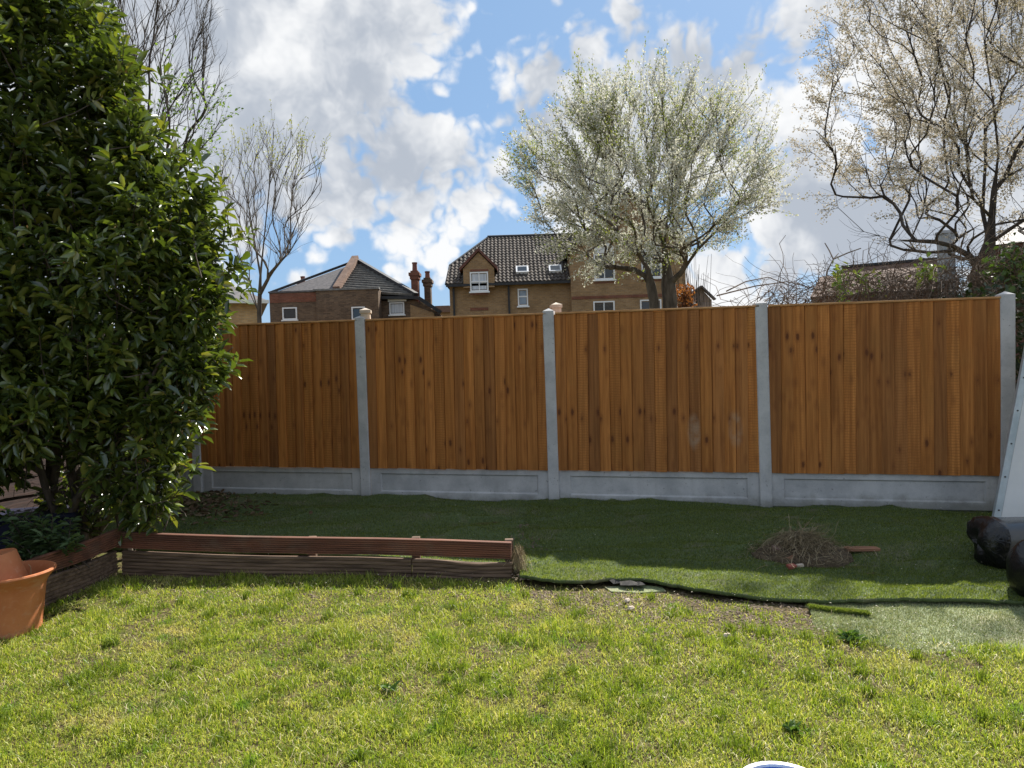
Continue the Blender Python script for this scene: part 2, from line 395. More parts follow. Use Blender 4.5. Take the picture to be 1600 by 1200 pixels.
# lawn edge (pixel row of the mats and planter) as a limit in depth
edge_px = [(-200, 950), (60, 935), (90, 905), (175, 872), (250, 880), (500, 900), (800, 914), (830, 916), (1000, 926), (1100, 936), (1262, 945), (1275, 968), (1400, 995), (1500, 1008), (1800, 1030)]
EP = [g(*p) for p in edge_px]; ex = np.array([p.x for p in EP]); ey = np.array([p.y for p in EP]); o_ = np.argsort(ex); ex, ey = ex[o_], ey[o_]
N = 420000
y = 1.9 + (5.2 - 1.9) * rng.random(N) ** 1.15; x = (rng.random(N) * 2 - 1) * (0.76 * y + 0.35)
lim = np.interp(x, ex, ey)
ok = y < lim - 0.02 + 0.05 * rng.random(N)
dens = vnoise(x, y, 2.0, 3, 11); bare = sstep(0.28, 0.42, dens)
strip = sstep(0.75, 0.1, lim - y) * (x > 0.0) * (x < 2.2)          # thin soil before the mat
fineb = sstep(0.32, 0.46, vnoise(x, y, 9.0, 2, 31))
ok &= rng.random(N) < (0.5 + 0.5 * bare) * (0.55 + 0.45 * fineb) * (1 - 0.82 * strip * (vnoise(x, y, 5, 2, 4) > 0.36))
x, y, dens, lim = x[ok], y[ok], dens[ok], lim[ok]
tall = vnoise(x, y, 3.5, 3, 21); tuft = sstep(0.58, 0.75, tall); nearpl = sstep(0.22, 0.02, lim - y) * (x < 0.1)
L = rng.uniform(0.013, 0.036, len(x)) * (1 + 1.2 * tuft + 1.3 * nearpl * rng.random(len(x)))
lean = np.abs(rng.normal(0.85, 0.45, len(x)))
blades(np.stack([x, y, gz(x, y) - 0.003], -1), L, lean, rng.uniform(0.0012, 0.0026, len(x)), M_grass, 'lawn_grass', 'short patchy green and straw coloured lawn grass')
xs_, ys_, L_s = [], [], []
for _ in range(420):                                             # coarse darker tufts
    cy_ = random.uniform(2.0, 4.7); cx_ = random.uniform(-1, 1) * (.74 * cy_ + .2)
    if cy_ > np.interp(cx_, ex, ey) - .05: continue
    k_ = random.randrange(25, 90); sg = random.uniform(.012, .04); xs_ += [cx_ + random.gauss(0, sg) for _ in range(k_)]; ys_ += [cy_ + random.gauss(0, sg) for _ in range(k_)]; L_s += [random.uniform(.03, .075) for _ in range(k_)]
xs_, ys_, L_s = np.array(xs_), np.array(ys_), np.array(L_s); M_tuft = leafmat('grass_tuft', [(0.08, 0.13, 0.015), (0.15, 0.21, 0.022), (0.24, 0.3, 0.045)], 0.45, 0.4)
blades(np.stack([xs_, ys_, gz(xs_, ys_) - .003], -1), L_s, np.abs(rng.normal(.6, .35, len(xs_))), rng.uniform(.0014, .0028, len(xs_)), M_tuft, 'grass_tufts', 'coarser green grass tufts scattered through the lawn')
M_dry = leafmat('dry_grass', [(0.45, 0.39, 0.2), (0.6, 0.54, 0.32), (0.32, 0.25, 0.12)], 0.6, 0.3)
n_ = 9000; y = 1.9 + 2.9 * rng.random(n_); x = (rng.random(n_) * 2 - 1) * (0.76 * y + 0.3); k_ = (y < np.interp(x, ex, ey) - .03) & (vnoise(x, y, 2.2, 3, 40) + .25 * rng.random(n_) > .52); x, y = x[k_], y[k_]
blades(np.stack([x, y, gz(x, y) + 0.006 + .012 * rng.random(len(x))], -1), rng.uniform(.03, .08, len(x)), rng.normal(1.5, .25, len(x)), rng.uniform(.0008, .0016, len(x)), M_dry, 'dry_grass', 'dead straw coloured grass stalks matted into the lawn')
# soil crumbs strip and litter
M_soil = noisy('dry_soil', (0.06, 0.042, 0.028), (0.19, 0.145, 0.1), 60, 0.95, bumpk=0.4)
def scatter_bits(name, label, pts, size, mat, flat=0.4):
    n = len(pts); V = []; T = []
    P = np.array(pts); s_ = rng.uniform(size[0], size[1], n)
    base = np.array([(1, 0, 0), (-.5, .8, 0), (-.5, -.8, 0), (0, 0, flat * 1.6)])
    a = rng.random(n) * 6.283; ca, sa = np.cos(a), np.sin(a)
    B = base[None] * s_[:, None, None] * rng.uniform(.6, 1.4, (n, 4, 1))
    VV = np.stack([B[..., 0] * ca[:, None] - B[..., 1] * sa[:, None], B[..., 0] * sa[:, None] + B[..., 1] * ca[:, None], B[..., 2]], -1) + P[:, None]
    k = np.arange(n)[:, None, None] * 4
    o = link(name, npmesh(name, VV.reshape(-1, 3), tris=(k + np.array([[0, 1, 3], [1, 2, 3], [2, 0, 3]])[None]).reshape(-1, 3)), mat)
    tag(o, label, None, None, 'stuff'); return o
pts = []
for _ in range(2600):
    px = random.uniform(830, 1290); py = random.gauss(958, 22) if px > 1000 else random.gauss(932, 14)
    if py > 925: p = g(px, py); pts.append((p.x, p.y, p.z + 0.002))
for _ in range(700):
    p = g(random.gauss(822, 10), random.uniform(826, 915)); pts.append((p.x, p.y, p.z + 0.035))
for _ in range(900):
    p = g(random.uniform(240, 800), random.uniform(900, 935)); pts.append((p.x, p.y, p.z + 0.002))
scatter_bits('soil_crumbs', 'brown soil crumbs along the mat edges and planter', pts, (0.004, 0.014), M_soil)
M_pale = leafmat('fallen_petals', [(0.4, 0.37, 0.27), (0.55, 0.52, 0.44), (0.25, 0.2, 0.12)], 0.7, 0.2)
pts = []
for _ in range(420):
    p = g(random.uniform(250, 1600), random.uniform(785, 960)); pts.append((p.x, p.y, p.z + 0.045))
for _ in range(260):
    p = g(random.uniform(1270, 1600), random.uniform(945, 1030)); pts.append((p.x, p.y, p.z + 0.02))
for _ in range(60):
    p = g(random.uniform(100, 1500), random.uniform(930, 1180)); pts.append((p.x, p.y, p.z + 0.025))
scatter_bits('fallen_petals', 'pale fallen petals and leaf bits strewn over the turf', pts, (0.0025, 0.007), M_pale, 0.2)

# ------------------------------------------------------------------ fence
mt, t, b = material('fence_wood'); M_wood = mt
c = coord(t); wp0 = t.node('ShaderNodeNewGeometry').outputs['Position']; oi = t.node('ShaderNodeObjectInfo'); oc = t.node('ShaderNodeSeparateColor'); t.l.new(oi.outputs['Color'], oc.inputs[0])
tone, grp, saw = oc.outputs[0], oc.outputs[1], oc.outputs[2]
off = t.node('ShaderNodeCombineXYZ'); t.put(off.inputs[0], t.math('MULTIPLY', oi.outputs['Random'], 31.0)); t.put(off.inputs[2], t.math('MULTIPLY', oi.outputs['Random'], 17.0))
cv = t.vmath('ADD', c, off.outputs[0])
gr = t.noise(t.mapping(cv, (34, 34, 1.1)), 1.0, 5, 0.65, 0.3); gr2 = t.noise(t.mapping(cv, (120, 120, 2.5)), 1.0, 3, 0.6)
big = t.noise(t.mapping(cv, (4, 4, 1.7)), 1.0, 3, 0.5); runs = t.noise(t.mapping(wp0, (16, 16, 0.7)), 1.0, 4, 0.6)
col = t.mix(t.ramp(gr, 0.3, 0.7), (0.31, 0.11, 0.024), (0.54, 0.215, 0.055))
col = t.mix(t.math('MULTIPLY', t.ramp(gr2, 0.5, 0.8), 0.35), col, (0.2, 0.075, 0.02))
col = t.mix(t.math('MULTIPLY', t.ramp(big, 0.45, 0.75), 0.45), col, (0.33, 0.15, 0.04))
col = t.mix(t.math('MULTIPLY', t.ramp(runs, 0.56, 0.72), 0.4), col, (0.2, 0.07, 0.02))
grey = t.mix(t.ramp(gr, 0.3, 0.7), (0.13, 0.052, 0.02), (0.24, 0.105, 0.042))
col = t.mix(tone, col, grey)
brt = t.ramp(oi.outputs['Random'], 0.0, 1.0, 0.86, 1.12); bc = t.node('ShaderNodeCombineColor'); [t.put(bc.inputs[q], brt) for q in range(3)]; col = t.mix(1.0, col, bc.outputs[0], 'MULTIPLY')
# knots lie at like heights on neighbouring boards
ko = t.node('ShaderNodeCombineXYZ'); t.put(ko.inputs[0], t.math('MULTIPLY', oi.outputs['Random'], 3.0)); t.put(ko.inputs[2], t.math('MULTIPLY', grp, 40.0))
kv = t.node('ShaderNodeTexVoronoi'); t.put(kv.inputs['Vector'], t.vmath('ADD', t.mapping(c, (12, 0, 5.0)), ko.outputs[0])); kv.inputs['Scale'].default_value = 1; kv.inputs['Randomness'].default_value = 0.85
kd = t.math('ADD', kv.outputs['Distance'], t.math('MULTIPLY', t.math('SUBTRACT', t.noise(cv, 70, 2), 0.5), 0.12))
col = t.mix(t.ramp(kd, 0.2, 0.09, 0, 0.9), col, (0.07, 0.022, 0.010))
col = t.mix(t.ramp(kd, 0.42, 0.12, 0, 0.45), col, (0.16, 0.05, 0.015))
# saw marks
wv_ = t.node('ShaderNodeTexWave', wave_type='BANDS', bands_direction='Z'); t.put(wv_.inputs['Vector'], t.vmath('ADD', c, t.vmath('MULTIPLY', off.outputs[0], (0, 0, 1)))); wv_.inputs['Scale'].default_value = 13; wv_.inputs['Distortion'].default_value = 2.5; wv_.inputs['Detail'].default_value = 2; wv_.inputs['Detail Scale'].default_value = 1.5
sw = t.math('MULTIPLY', t.ramp(wv_.outputs[0], 0.6, 0.95), t.math('MULTIPLY', saw, 0.35))
col = t.mix(sw, col, (0.2, 0.08, 0.02))
# pale chalky smear on one bay
wp = t.node('ShaderNodeNewGeometry').outputs['Position']
sm_a = at(1085, 675, 6.4); sm_b = at(1150, 670, 6.33)
for sm, rx in ((sm_a, .07), (sm_b, .075)):
    dd = t.vmath('LENGTH', t.vmath('MULTIPLY', t.vmath('SUBTRACT', wp, tuple(sm)), (1 / rx, 0.2, 1 / 0.2)))
    k_ = t.math('MULTIPLY', t.ramp(dd, 1.0, 0.5), t.ramp(t.noise(wp, 14, 4, 0.6), 0.35, 0.65, 0.1, 0.42))
    col = t.mix(k_, col, (0.42, 0.33, 0.24))
t.put(b.inputs['Base Color'], col); b.inputs['Roughness'].default_value = 0.75; b.inputs['Specular IOR Level'].default_value = 0.25
bump(t, b, t.math('ADD', gr, t.math('MULTIPLY', sw, 1.0)), 0.35, 0.004)

mt, t, b = material('fence_concrete'); M_conc = mt
c = t.node('ShaderNodeNewGeometry').outputs['Position']
n = t.noise(c, 4, 5, 0.65); n2 = t.noise(c, 90, 3, 0.7); n3 = t.noise(t.mapping(c, (9, 9, 1.2)), 1, 4, 0.6)
col = t.mix(t.ramp(n, 0.3, 0.7), (0.38, 0.38, 0.39), (0.53, 0.525, 0.53))
col = t.mix(t.math('MULTIPLY', t.ramp(n2, 0.55, 0.75), 0.4), col, (0.2, 0.2, 0.2))
col = t.mix(t.math('MULTIPLY', t.ramp(n3, 0.55, 0.8), 0.3), col, (0.2, 0.19, 0.165))
t.put(b.inputs['Base Color'], col); b.inputs['Roughness'].default_value = 0.9; b.inputs['Specular IOR Level'].default_value = 0.2
szc = t.node('ShaderNodeSeparateXYZ'); t.l.new(c, szc.inputs[0])
spl = t.math('MULTIPLY', t.ramp(t.math('ADD', szc.outputs[2], t.math('MULTIPLY', t.noise(c, 7, 4, 0.7), 0.22)), 0.2, 0.08), 0.55); col = t.mix(spl, col, (0.13, 0.125, 0.085))
pit = t.noise(c, 38, 2, 0.5); col = t.mix(t.math('MULTIPLY', t.ramp(pit, 0.68, 0.74), 0.6), col, (0.16, 0.16, 0.155))
drk = t.noise(t.mapping(c, (5, 5, 14)), 1.0, 4, 0.7); col = t.mix(t.math('MULTIPLY', t.ramp(drk, 0.6, 0.72), 0.25), col, (0.22, 0.225, 0.23)); t.put(b.inputs['Base Color'], col)
bump(t, b, n2, 0.25, 0.004)

def fpos(i): p = FP + FD * BAY * (i - 2); return Vector((p[0], p[1], -0.027 * (i - 2)))
PW = 0.052
def post_mesh(h, w=PW):
    b_ = MB(); z0, z1, z2 = -0.4, h - 0.028, h; c_ = 0.008
    ring = [(-w + c_, -w), (w - c_, -w), (w, -w + c_), (w, w - c_), (w - c_, w), (-w + c_, w), (-w, w - c_), (-w, -w + c_)]
    vs = [(x, y, z) for z in (z0, z1) for x, y in ring] + [(0, 0, z2)]
    return b_.add(vs, [(i, (i + 1) % 8, 8 + (i + 1) % 8, 8 + i) for i in range(8)] + [(8 + i, 8 + (i + 1) % 8, 16) for i in range(8)] + [tuple(range(7, -1, -1))]).mesh('concrete_post')
pm = post_mesh(1.825)
plab = {-1: 'grey concrete fence post hidden deep behind the evergreen bush', 0: 'grey concrete fence post half hidden by the evergreen bush', 1: 'grey concrete fence post standing in front of the dark brick house',
        2: 'grey concrete fence post nearest the middle, below the dark tiled roof', 3: 'grey concrete fence post right of the blossom tree trunks', 4: 'wide grey concrete end post beside the leaning white panels'}
for i in range(-1, 5):
    o = link('concrete_post', pm, M_conc, None, fpos(i), -TH); tag(o, plab[i], 'fence post', 'concrete posts of the fence')
    if i == 4: o.scale = (1.12, 1.0, 1.0); o.rotation_euler = (0, R(0.9), -TH)
def board_mesh(w, h):
    sec = [(-.018, .0005), (0, .0005), (0, -.006), (w, -.018), (w, .003), (-.018, .003)]; n = len(sec); NZ = 5; b_ = MB(); vs = []
    bow = random.uniform(-.004, .004)
    for k in range(NZ):
        z = h * k / (NZ - 1); q = bow * math.sin(math.pi * k / (NZ - 1)); vs += [(x + q * .35, y - abs(q), z) for x, y in sec]
    b_.add(vs, [(k * n + i, k * n + (i + 1) % n, (k + 1) * n + (i + 1) % n, (k + 1) * n + i) for k in range(NZ - 1) for i in range(n)] + [tuple(range(n)), tuple(range(NZ * n - 1, (NZ - 1) * n - 1, -1))])
    return b_.mesh('board')
BH = 1.465; NB = 18
bms = [board_mesh(0.0955 + k * 0.0008, BH) for k in range(5)]
M_cap = noisy('cap_rail_wood', (0.36, 0.17, 0.06), (0.55, 0.31, 0.13), 6, 0.75, stretch=(1, 20, 20), bumpk=0.2)
dark = {0: (7, 8), 1: (9,), 2: (3, 8, 10, 12, 14), 3: (9, 10)}
flab = {-1: 'brown timber fence panel behind the evergreen bush', 0: 'brown timber fence panel right of the evergreen bush, below the bare slender tree', 1: 'brown timber fence panel below the dark brick house',
        2: 'brown timber fence panel with a pale smear, below the blossom tree', 3: 'brown timber fence panel at the right end, below the tangled twigs'}
glab = {-1: 'grey concrete gravel board in the shade of the bush', 0: 'grey recessed gravel board right of the dead leaf litter', 1: 'grey recessed gravel board behind the planter boards, below the second full panel', 2: 'grey recessed gravel board under the smeared panel', 3: 'grey recessed gravel board behind the heap of twigs with a dark gap under it'}
for k in range(-1, 4):
    p = fpos(k); slope = math.atan(0.027 / BAY)
    e = thing('fence_panel', flab[k], 'fence panel', p, -TH, 'timber panels of the fence'); e.rotation_euler = (0, slope, -TH)
    x0 = PW - 0.012; wid = BAY - 2 * PW + 0.024; pitch = wid / NB; gseed = random.random()
    for j in range(NB):
        if j % random.choice((3, 4, 5)) == 0: gseed = random.random()
        o = link('board', bms[random.randrange(5)], M_wood, e, (x0 + j * pitch - 0.004, -0.029 + random.uniform(-.0015, .0015), 0.297 + random.uniform(-.004, .004)))
        o.rotation_euler = (0, random.gauss(0, 0.0022), random.gauss(0, 0.006))
        tn = random.uniform(.35, .65) if j in dark.get(k, ()) else max(0, random.gauss(0.08, 0.2))
        o.color = (min(1, tn), gseed, random.choice((0, 0, .3, 1)), 1)
    MB().box(x0, x0 + wid, -0.052, 0.03, 1.763, 1.781).obj('cap_rail', M_cap, e, bevel=0.003)
    for zr in (0.42, 1.0, 1.62): MB().box(x0, x0 + wid, 0.006, 0.04, zr, zr + 0.05).obj('rail', M_cap, e)
    # gravel board
    a, bb, h = PW - 0.015, BAY - PW + 0.015, 0.303; y0, yr = -0.022, -0.008
    def rect(xa, xb, za, zb, y): return [(xa, y, za), (xb, y, za), (xb, y, zb), (xa, y, zb)]
    gb_ = MB(); zb = -0.12 if k < 3 else 0.0
    if k == 3: MB().box(a, bb, 0.0, 0.05, -0.15, 0.05).obj('gap_backing', M_conc, e)  # added block behind the gap, hides sunlit ground so the gap stays dark
    vs = rect(a, bb, zb, h, y0) + rect(a + .115, bb - .115, .062, .245, y0) + rect(a + .127, bb - .127, .076, .233, yr) + rect(a, bb, zb, h, 0.028)
    gb_.add(vs, [(i, (i + 1) % 4, 4 + (i + 1) % 4, 4 + i) for i in range(4)] + [(4 + i, 4 + (i + 1) % 4, 8 + (i + 1) % 4, 8 + i) for i in range(4)] + [(8, 9, 10, 11)] + [((i + 1) % 4, i, 12 + i, 12 + (i + 1) % 4) for i in range(4)] + [(15, 14, 13, 12)])
    o = gb_.obj('gravel_board', M_conc, None, p, -TH); o.rotation_euler = (0, slope, -TH)
    tag(o, glab[k], 'gravel board', 'concrete gravel boards under the panels')
M_oldpost = noisy('old_post_stone', (0.45, 0.36, 0.28), (0.62, 0.53, 0.44), 14, 0.9, bumpk=0.2)
for px, py, lab in ((571, 481.5, 'old pale post cap poking up behind the fence below the brick house'), (868.5, 473, 'old pale pointed post cap poking up behind the fence by the middle post')):
    p = at(px, py, 7.15 if px < 700 else 6.98); b_ = MB()
    ring = [(-.05, -.05), (.05, -.05), (.05, .05), (-.05, .05)]; h = p.z - 0.022
    b_.add([(x * k_, y * k_, z) for z, k_ in ((0, .9), (h - .03, .9), (h - .03, 1.1), (h, 1.1)) for x, y in ring] + [(0, 0, h + .025)],
           [(4 * r_ + i, 4 * r_ + (i + 1) % 4, 4 * r_ + 4 + (i + 1) % 4, 4 * r_ + 4 + i) for r_ in range(3) for i in range(4)] + [(12 + i, 12 + (i + 1) % 4, 16) for i in range(4)])
    tag(b_.obj('old_fence_post', M_oldpost, None, (p.x, p.y, 0), 0.1), lab, 'fence post')

# dark lapped fence along the left side
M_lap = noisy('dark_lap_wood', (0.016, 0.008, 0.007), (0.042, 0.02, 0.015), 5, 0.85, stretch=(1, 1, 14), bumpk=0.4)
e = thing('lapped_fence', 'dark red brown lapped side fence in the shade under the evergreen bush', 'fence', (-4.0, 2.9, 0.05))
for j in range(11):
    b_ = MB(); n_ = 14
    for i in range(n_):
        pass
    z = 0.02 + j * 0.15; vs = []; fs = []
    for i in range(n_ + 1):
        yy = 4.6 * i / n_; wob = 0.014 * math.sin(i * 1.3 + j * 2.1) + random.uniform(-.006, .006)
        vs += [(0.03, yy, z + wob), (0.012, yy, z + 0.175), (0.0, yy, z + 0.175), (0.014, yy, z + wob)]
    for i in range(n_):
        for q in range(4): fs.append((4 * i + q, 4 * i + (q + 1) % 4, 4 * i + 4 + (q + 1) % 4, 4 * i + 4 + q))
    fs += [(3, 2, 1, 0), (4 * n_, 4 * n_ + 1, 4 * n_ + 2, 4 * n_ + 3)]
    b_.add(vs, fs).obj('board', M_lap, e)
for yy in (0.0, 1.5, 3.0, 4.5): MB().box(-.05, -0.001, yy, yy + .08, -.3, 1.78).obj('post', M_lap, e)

# ------------------------------------------------------------------ planter of ribbed boards
mt, t, b = material('ribbed_decking'); M_deck = mt
c = coord(t); n = t.noise(t.mapping(c, (1.2, 20, 20)), 1, 4, 0.6); n2 = t.noise(c, 5, 4, 0.6)
col = t.mix(t.ramp(n, 0.3, 0.7), (0.085, 0.033, 0.02), (0.2, 0.075, 0.042)); col = t.mix(t.math('MULTIPLY', t.ramp(n2, 0.45, 0.75), 0.5), col, (0.17, 0.115, 0.08))
t.put(b.inputs['Base Color'], col); b.inputs['Roughness'].default_value = 0.8
M_deckold = noisy('old_decking', (0.07, 0.043, 0.028), (0.19, 0.125, 0.085), 3, 0.85, stretch=(1, 14, 14), bumpk=0.2)
e = thing('planter_border', 'low bed border of brown ribbed decking boards along the lawn', 'planter', g(800, 906))
eloc = Vector(e.location)
def ribbed(a, b2, h, mat, thick=0.028, ribs=8, lean=0.0):
    """board whose top edge runs a->b2"""
    a, b2 = Vector(a), Vector(b2); Lb = (b2 - a).length; d = (b2 - a).normalized()
    side = Vector((d.y, -d.x, 0)).normalized(); up = side.cross(d); up = up if up.z > 0 else -up
    up = (up + side * -lean).normalized()
    prof = []
    for i in range(ribs):
        z0 = -h + h * i / ribs; dz = h / ribs
        prof += [(thick - .008, z0 + .002), (thick, z0 + dz * .3), (thick, z0 + dz * .75), (thick - .008, z0 + dz - .001)]
    prof += [(0, 0), (0, -h)]; n = len(prof); NS = 7; vs = []; fs = []
    for s_ in range(NS):
        q = a.lerp(b2, s_ / (NS - 1)) + up * (0.006 * math.sin(s_ * 1.1 + Lb)) - eloc
        vs += [q + side * (x - thick / 2) + up * z for x, z in prof]
    for s_ in range(NS - 1):
        for i in range(n): fs.append((s_ * n + i, s_ * n + (i + 1) % n, (s_ + 1) * n + (i + 1) % n, (s_ + 1) * n + i))
    fs += [tuple(range(n)), tuple(range(NS * n - 1, (NS - 1) * n - 1, -1))]
    return MB().add(vs, fs).obj('board', mat, e)
A_, B_ = at(182, 831, 4.95), at(799, 847, 4.74)
ribbed(A_, B_, 0.115, M_deck)
L0, L1, L2 = at(192, 861.5, 4.945), at(644, 874, 4.79), at(800, 880, 4.735)
ribbed(L0, L1 - Vector((.004, 0, 0)), 0.2, M_deckold); ribbed(L1 + Vector((.004, 0, 0)), L2, 0.2, M_deckold)
ribbed(at(30, 882, 4.22), at(185, 826.5, 4.93), 0.12, M_deck); ribbed(at(50, 912, 4.26), at(180, 861, 4.94), 0.2, M_deckold)
for px, py, Yd in ((486, 839.5, 4.90), (649, 840, 4.84), (795, 843.5, 4.785)):
    p = at(px, py, Yd) - eloc; MB().box(p.x - .028, p.x + .028, p.y - .005, p.y + .045, p.z - .42, p.z).obj('stake', M_deckold, e, bevel=0.003)
# dry straw hanging over the planter's end
M_straw = leafmat('dry_straw', [(0.25, 0.18, 0.1), (0.42, 0.33, 0.2), (0.16, 0.11, 0.065)], 0.8, 0.1)
def straw_bundle(name, label, gen, count, rad=0.0016, mat=None, kind='stuff', parent=None):
    vs = []; qs = []
    for i in range(count):
        pts = gen(); r_ = rad * random.uniform(.6, 1.5); k = len(vs)
        for j, p in enumerate(pts):
            rr = r_ * (1 - 0.5 * j / len(pts)); vs += [p + Vector((rr, 0, 0)), p + Vector((-rr * .5, rr, 0)), p + Vector((-rr * .5, -rr * .3, rr))]
        for j in range(len(pts) - 1):
            for q in range(3): qs.append((k + 3 * j + q, k + 3 * j + (q + 1) % 3, k + 3 * j + 3 + (q + 1) % 3, k + 3 * j + 3 + q))
    o = link(name, npmesh(name, [tuple(v) for v in vs], quads=qs), mat or M_straw, parent)
    if kind: o['kind'] = kind
    if label: o['label'] = label
    return o
def wisp(p0, spread, ln, droop=0.0, flat=1.0):
    p = Vector(p0) + Vector((random.gauss(0, spread[0]), random.gauss(0, spread[1]), abs(random.gauss(0, spread[2]))))
    d = Vector((random.gauss(0, 1), random.gauss(0, 1), random.gauss(0.0, 0.4) * flat)).normalized(); out = [p]; L_ = random.uniform(*ln) / 4
    for _ in range(4):
        d = (d + Vector((random.gauss(0, .3), random.gauss(0, .3), random.gauss(-droop, .2)))).normalized(); out.append(out[-1] + d * L_)
    return out
pe = at(806, 852, 4.76)
def endstraw():
    p = pe + Vector((random.gauss(0.01, .02), random.gauss(.02, .03), random.uniform(-.1, 0.0))); d = Vector((random.gauss(.15, .25), random.gauss(-.1, .2), -1)).normalized(); out = [p]
    for _ in range(4): d = (d + Vector((random.gauss(0, .25), random.gauss(0, .25), -.1))).normalized(); out.append(out[-1] + d * random.uniform(.025, .05))
    for q in out: q.z = max(q.z, float(gz(q.x, q.y)) + .004)
    return out
tag(straw_bundle('dry_straw', 'dry straw hanging over the end of the planter boards', endstraw, 150), None)

# ------------------------------------------------------------------ terracotta pots
mt, t, b = material('terracotta'); M_terra = mt
c = coord(t); n = t.noise(c, 5, 5, 0.6); n2 = t.noise(c, 40, 3, 0.6)
col = t.mix(t.ramp(n, 0.3, 0.7), (0.42, 0.13, 0.045), (0.52, 0.19, 0.075)); col = t.mix(t.math('MULTIPLY', t.ramp(n2, 0.55, 0.75), 0.3), col, (0.5, 0.3, 0.2))
lb = t.noise(t.mapping(c, (3, 3, 9)), 1.0, 5, 0.7); col = t.mix(t.math('MULTIPLY', t.ramp(lb, 0.52, 0.72), 0.45), col, (0.5, 0.36, 0.27)); dz_ = t.noise(c, 11, 4, 0.7); col = t.mix(t.math('MULTIPLY', t.ramp(dz_, 0.6, 0.72), 0.4), col, (0.2, 0.1, 0.055))
t.put(b.inputs['Base Color'], col); b.inputs['Roughness'].default_value = 0.7
pb = g(14, 985); pb.z -= 0.01
e = thing('plant_pot', 'large terracotta coloured pot standing on the lawn at the left edge', 'plant pot', pb)
H = 0.345
prof = [(0.0, 0.0), (.150, 0), (.158, .006), (.184, H - .1), (.190, H - .08), (.200, H - .06), (.220, H - .034), (.236, H - .018), (.241, H - .008), (.238, H), (.228, H + .002), (.218, H - .01), (.205, H - .035), (.18, H - .09), (.15, .05), (0.0, .05)]
MB().lathe(prof, 72, lambda a, z: (0.004 if 0.006 < z < H - .07 else 0) * max(0, math.cos(a * 9)) ** 14).obj('body', M_terra, e, smooth=True)
M_soilp = noisy('potting_soil', (0.03, 0.02, 0.014), (0.07, 0.05, 0.035), 60, 0.95, bumpk=0.6)
MB().lathe([(0.0, .21), (.1, .205), (.162, .2)], 32).obj('soil', M_soilp, e)
e2 = thing('small_plant_pot', 'smaller terracotta pot upside down inside the large pot', 'plant pot', pb + Vector((-.035, -.01, .215)))
e2.rotation_euler = (R(3), R(-7), 0)
hs = .235
MB().lathe([(.158, 0), (.162, .01), (.160, .05), (.150, .055), (.118, hs - .006), (.112, hs), (.105, hs - .001), (.098, hs - .008), (.02, hs - .010), (.018, hs - .03)], 56).obj('body', M_terra, e2, smooth=True)
MB().lathe([(0.0, hs - .02), (.02, hs - .02)], 16).obj('drain_hole', M_under, e2)
def potstem(x, y, s_):
    q = [pb + Vector((x, y, .2)), pb + Vector((x + .01, y - .01, .30)), pb + Vector((x + .0, y - .02, .38))]
    return q
b_ = MB().tube([pb + Vector(v) for v in ((.13, .02, .2), (.128, .015, .29), (.132, .01, .365), (.127, .0, .38))], [.002] * 4, 5)
b_.tube([pb + Vector(v) for v in ((.06, -.17, .33), (.075, -.232, .352), (.07, -.252, .32), (.055, -.25, .27), (.045, -.24, .24))], [.0016] * 5, 5)
tag(b_.obj('dry_stem', M_straw, smooth=True), 'thin dry stems caught on the rim of the large pot', 'stem')

# ------------------------------------------------------------------ leaves: generic cloud of folded leaves
def frames(dirs, rnd=0.6):
    d = dirs / np.linalg.norm(dirs, axis=1, keepdims=True)
    up = np.array([0, 0, 1.]) + rng.normal(0, rnd, d.shape)
    s_ = np.cross(d, up); s_ /= np.linalg.norm(s_, axis=1, keepdims=True) + 1e-9
    return d, s_, np.cross(s_, d)
LEAF = np.array([(0, 0, 0), (.3, .75, .12), (.7, .8, .08), (1, 0, -.12), (.3, 0, -.02), (.7, 0, -.05), (.3, -.75, .12), (.7, -.8, .08)])
LF_T = np.array([(0, 4, 1), (5, 3, 2), (0, 6, 4), (5, 7, 3)]); LF_Q = np.array([(4, 5, 2, 1), (6, 7, 5, 4)])
def leaf_mesh(name, P, dirs, L, W, rnd=0.6):
    d, s_, n_ = frames(dirs, rnd); k = len(P)
    V = P[:, None] + d[:, None] * (LEAF[None, :, 0:1] * L[:, None, None]) + s_[:, None] * (LEAF[None, :, 1:2] * W[:, None, None] * 0.6) + n_[:, None] * (LEAF[None, :, 2:3] * L[:, None, None])
    i = np.arange(k)[:, None, None] * 8
    return npmesh(name, V.reshape(-1, 3), quads=(i + LF_Q[None]).reshape(-1, 4), tris=(i + LF_T[None]).reshape(-1, 3))
def quad_cloud(name, P, dirs, L, W):
    d, s_, n_ = frames(dirs, 1.0); k = len(P)
    sh = np.array([(0, 0), (.5, 1), (1, 0), (.5, -1)])
    V = P[:, None] + d[:, None] * (sh[None, :, 0:1] * L[:, None, None]) + s_[:, None] * (sh[None, :, 1:2] * W[:, None, None] * .5)
    return npmesh(name, V.reshape(-1, 3), quads=np.arange(4 * k).reshape(-1, 4))

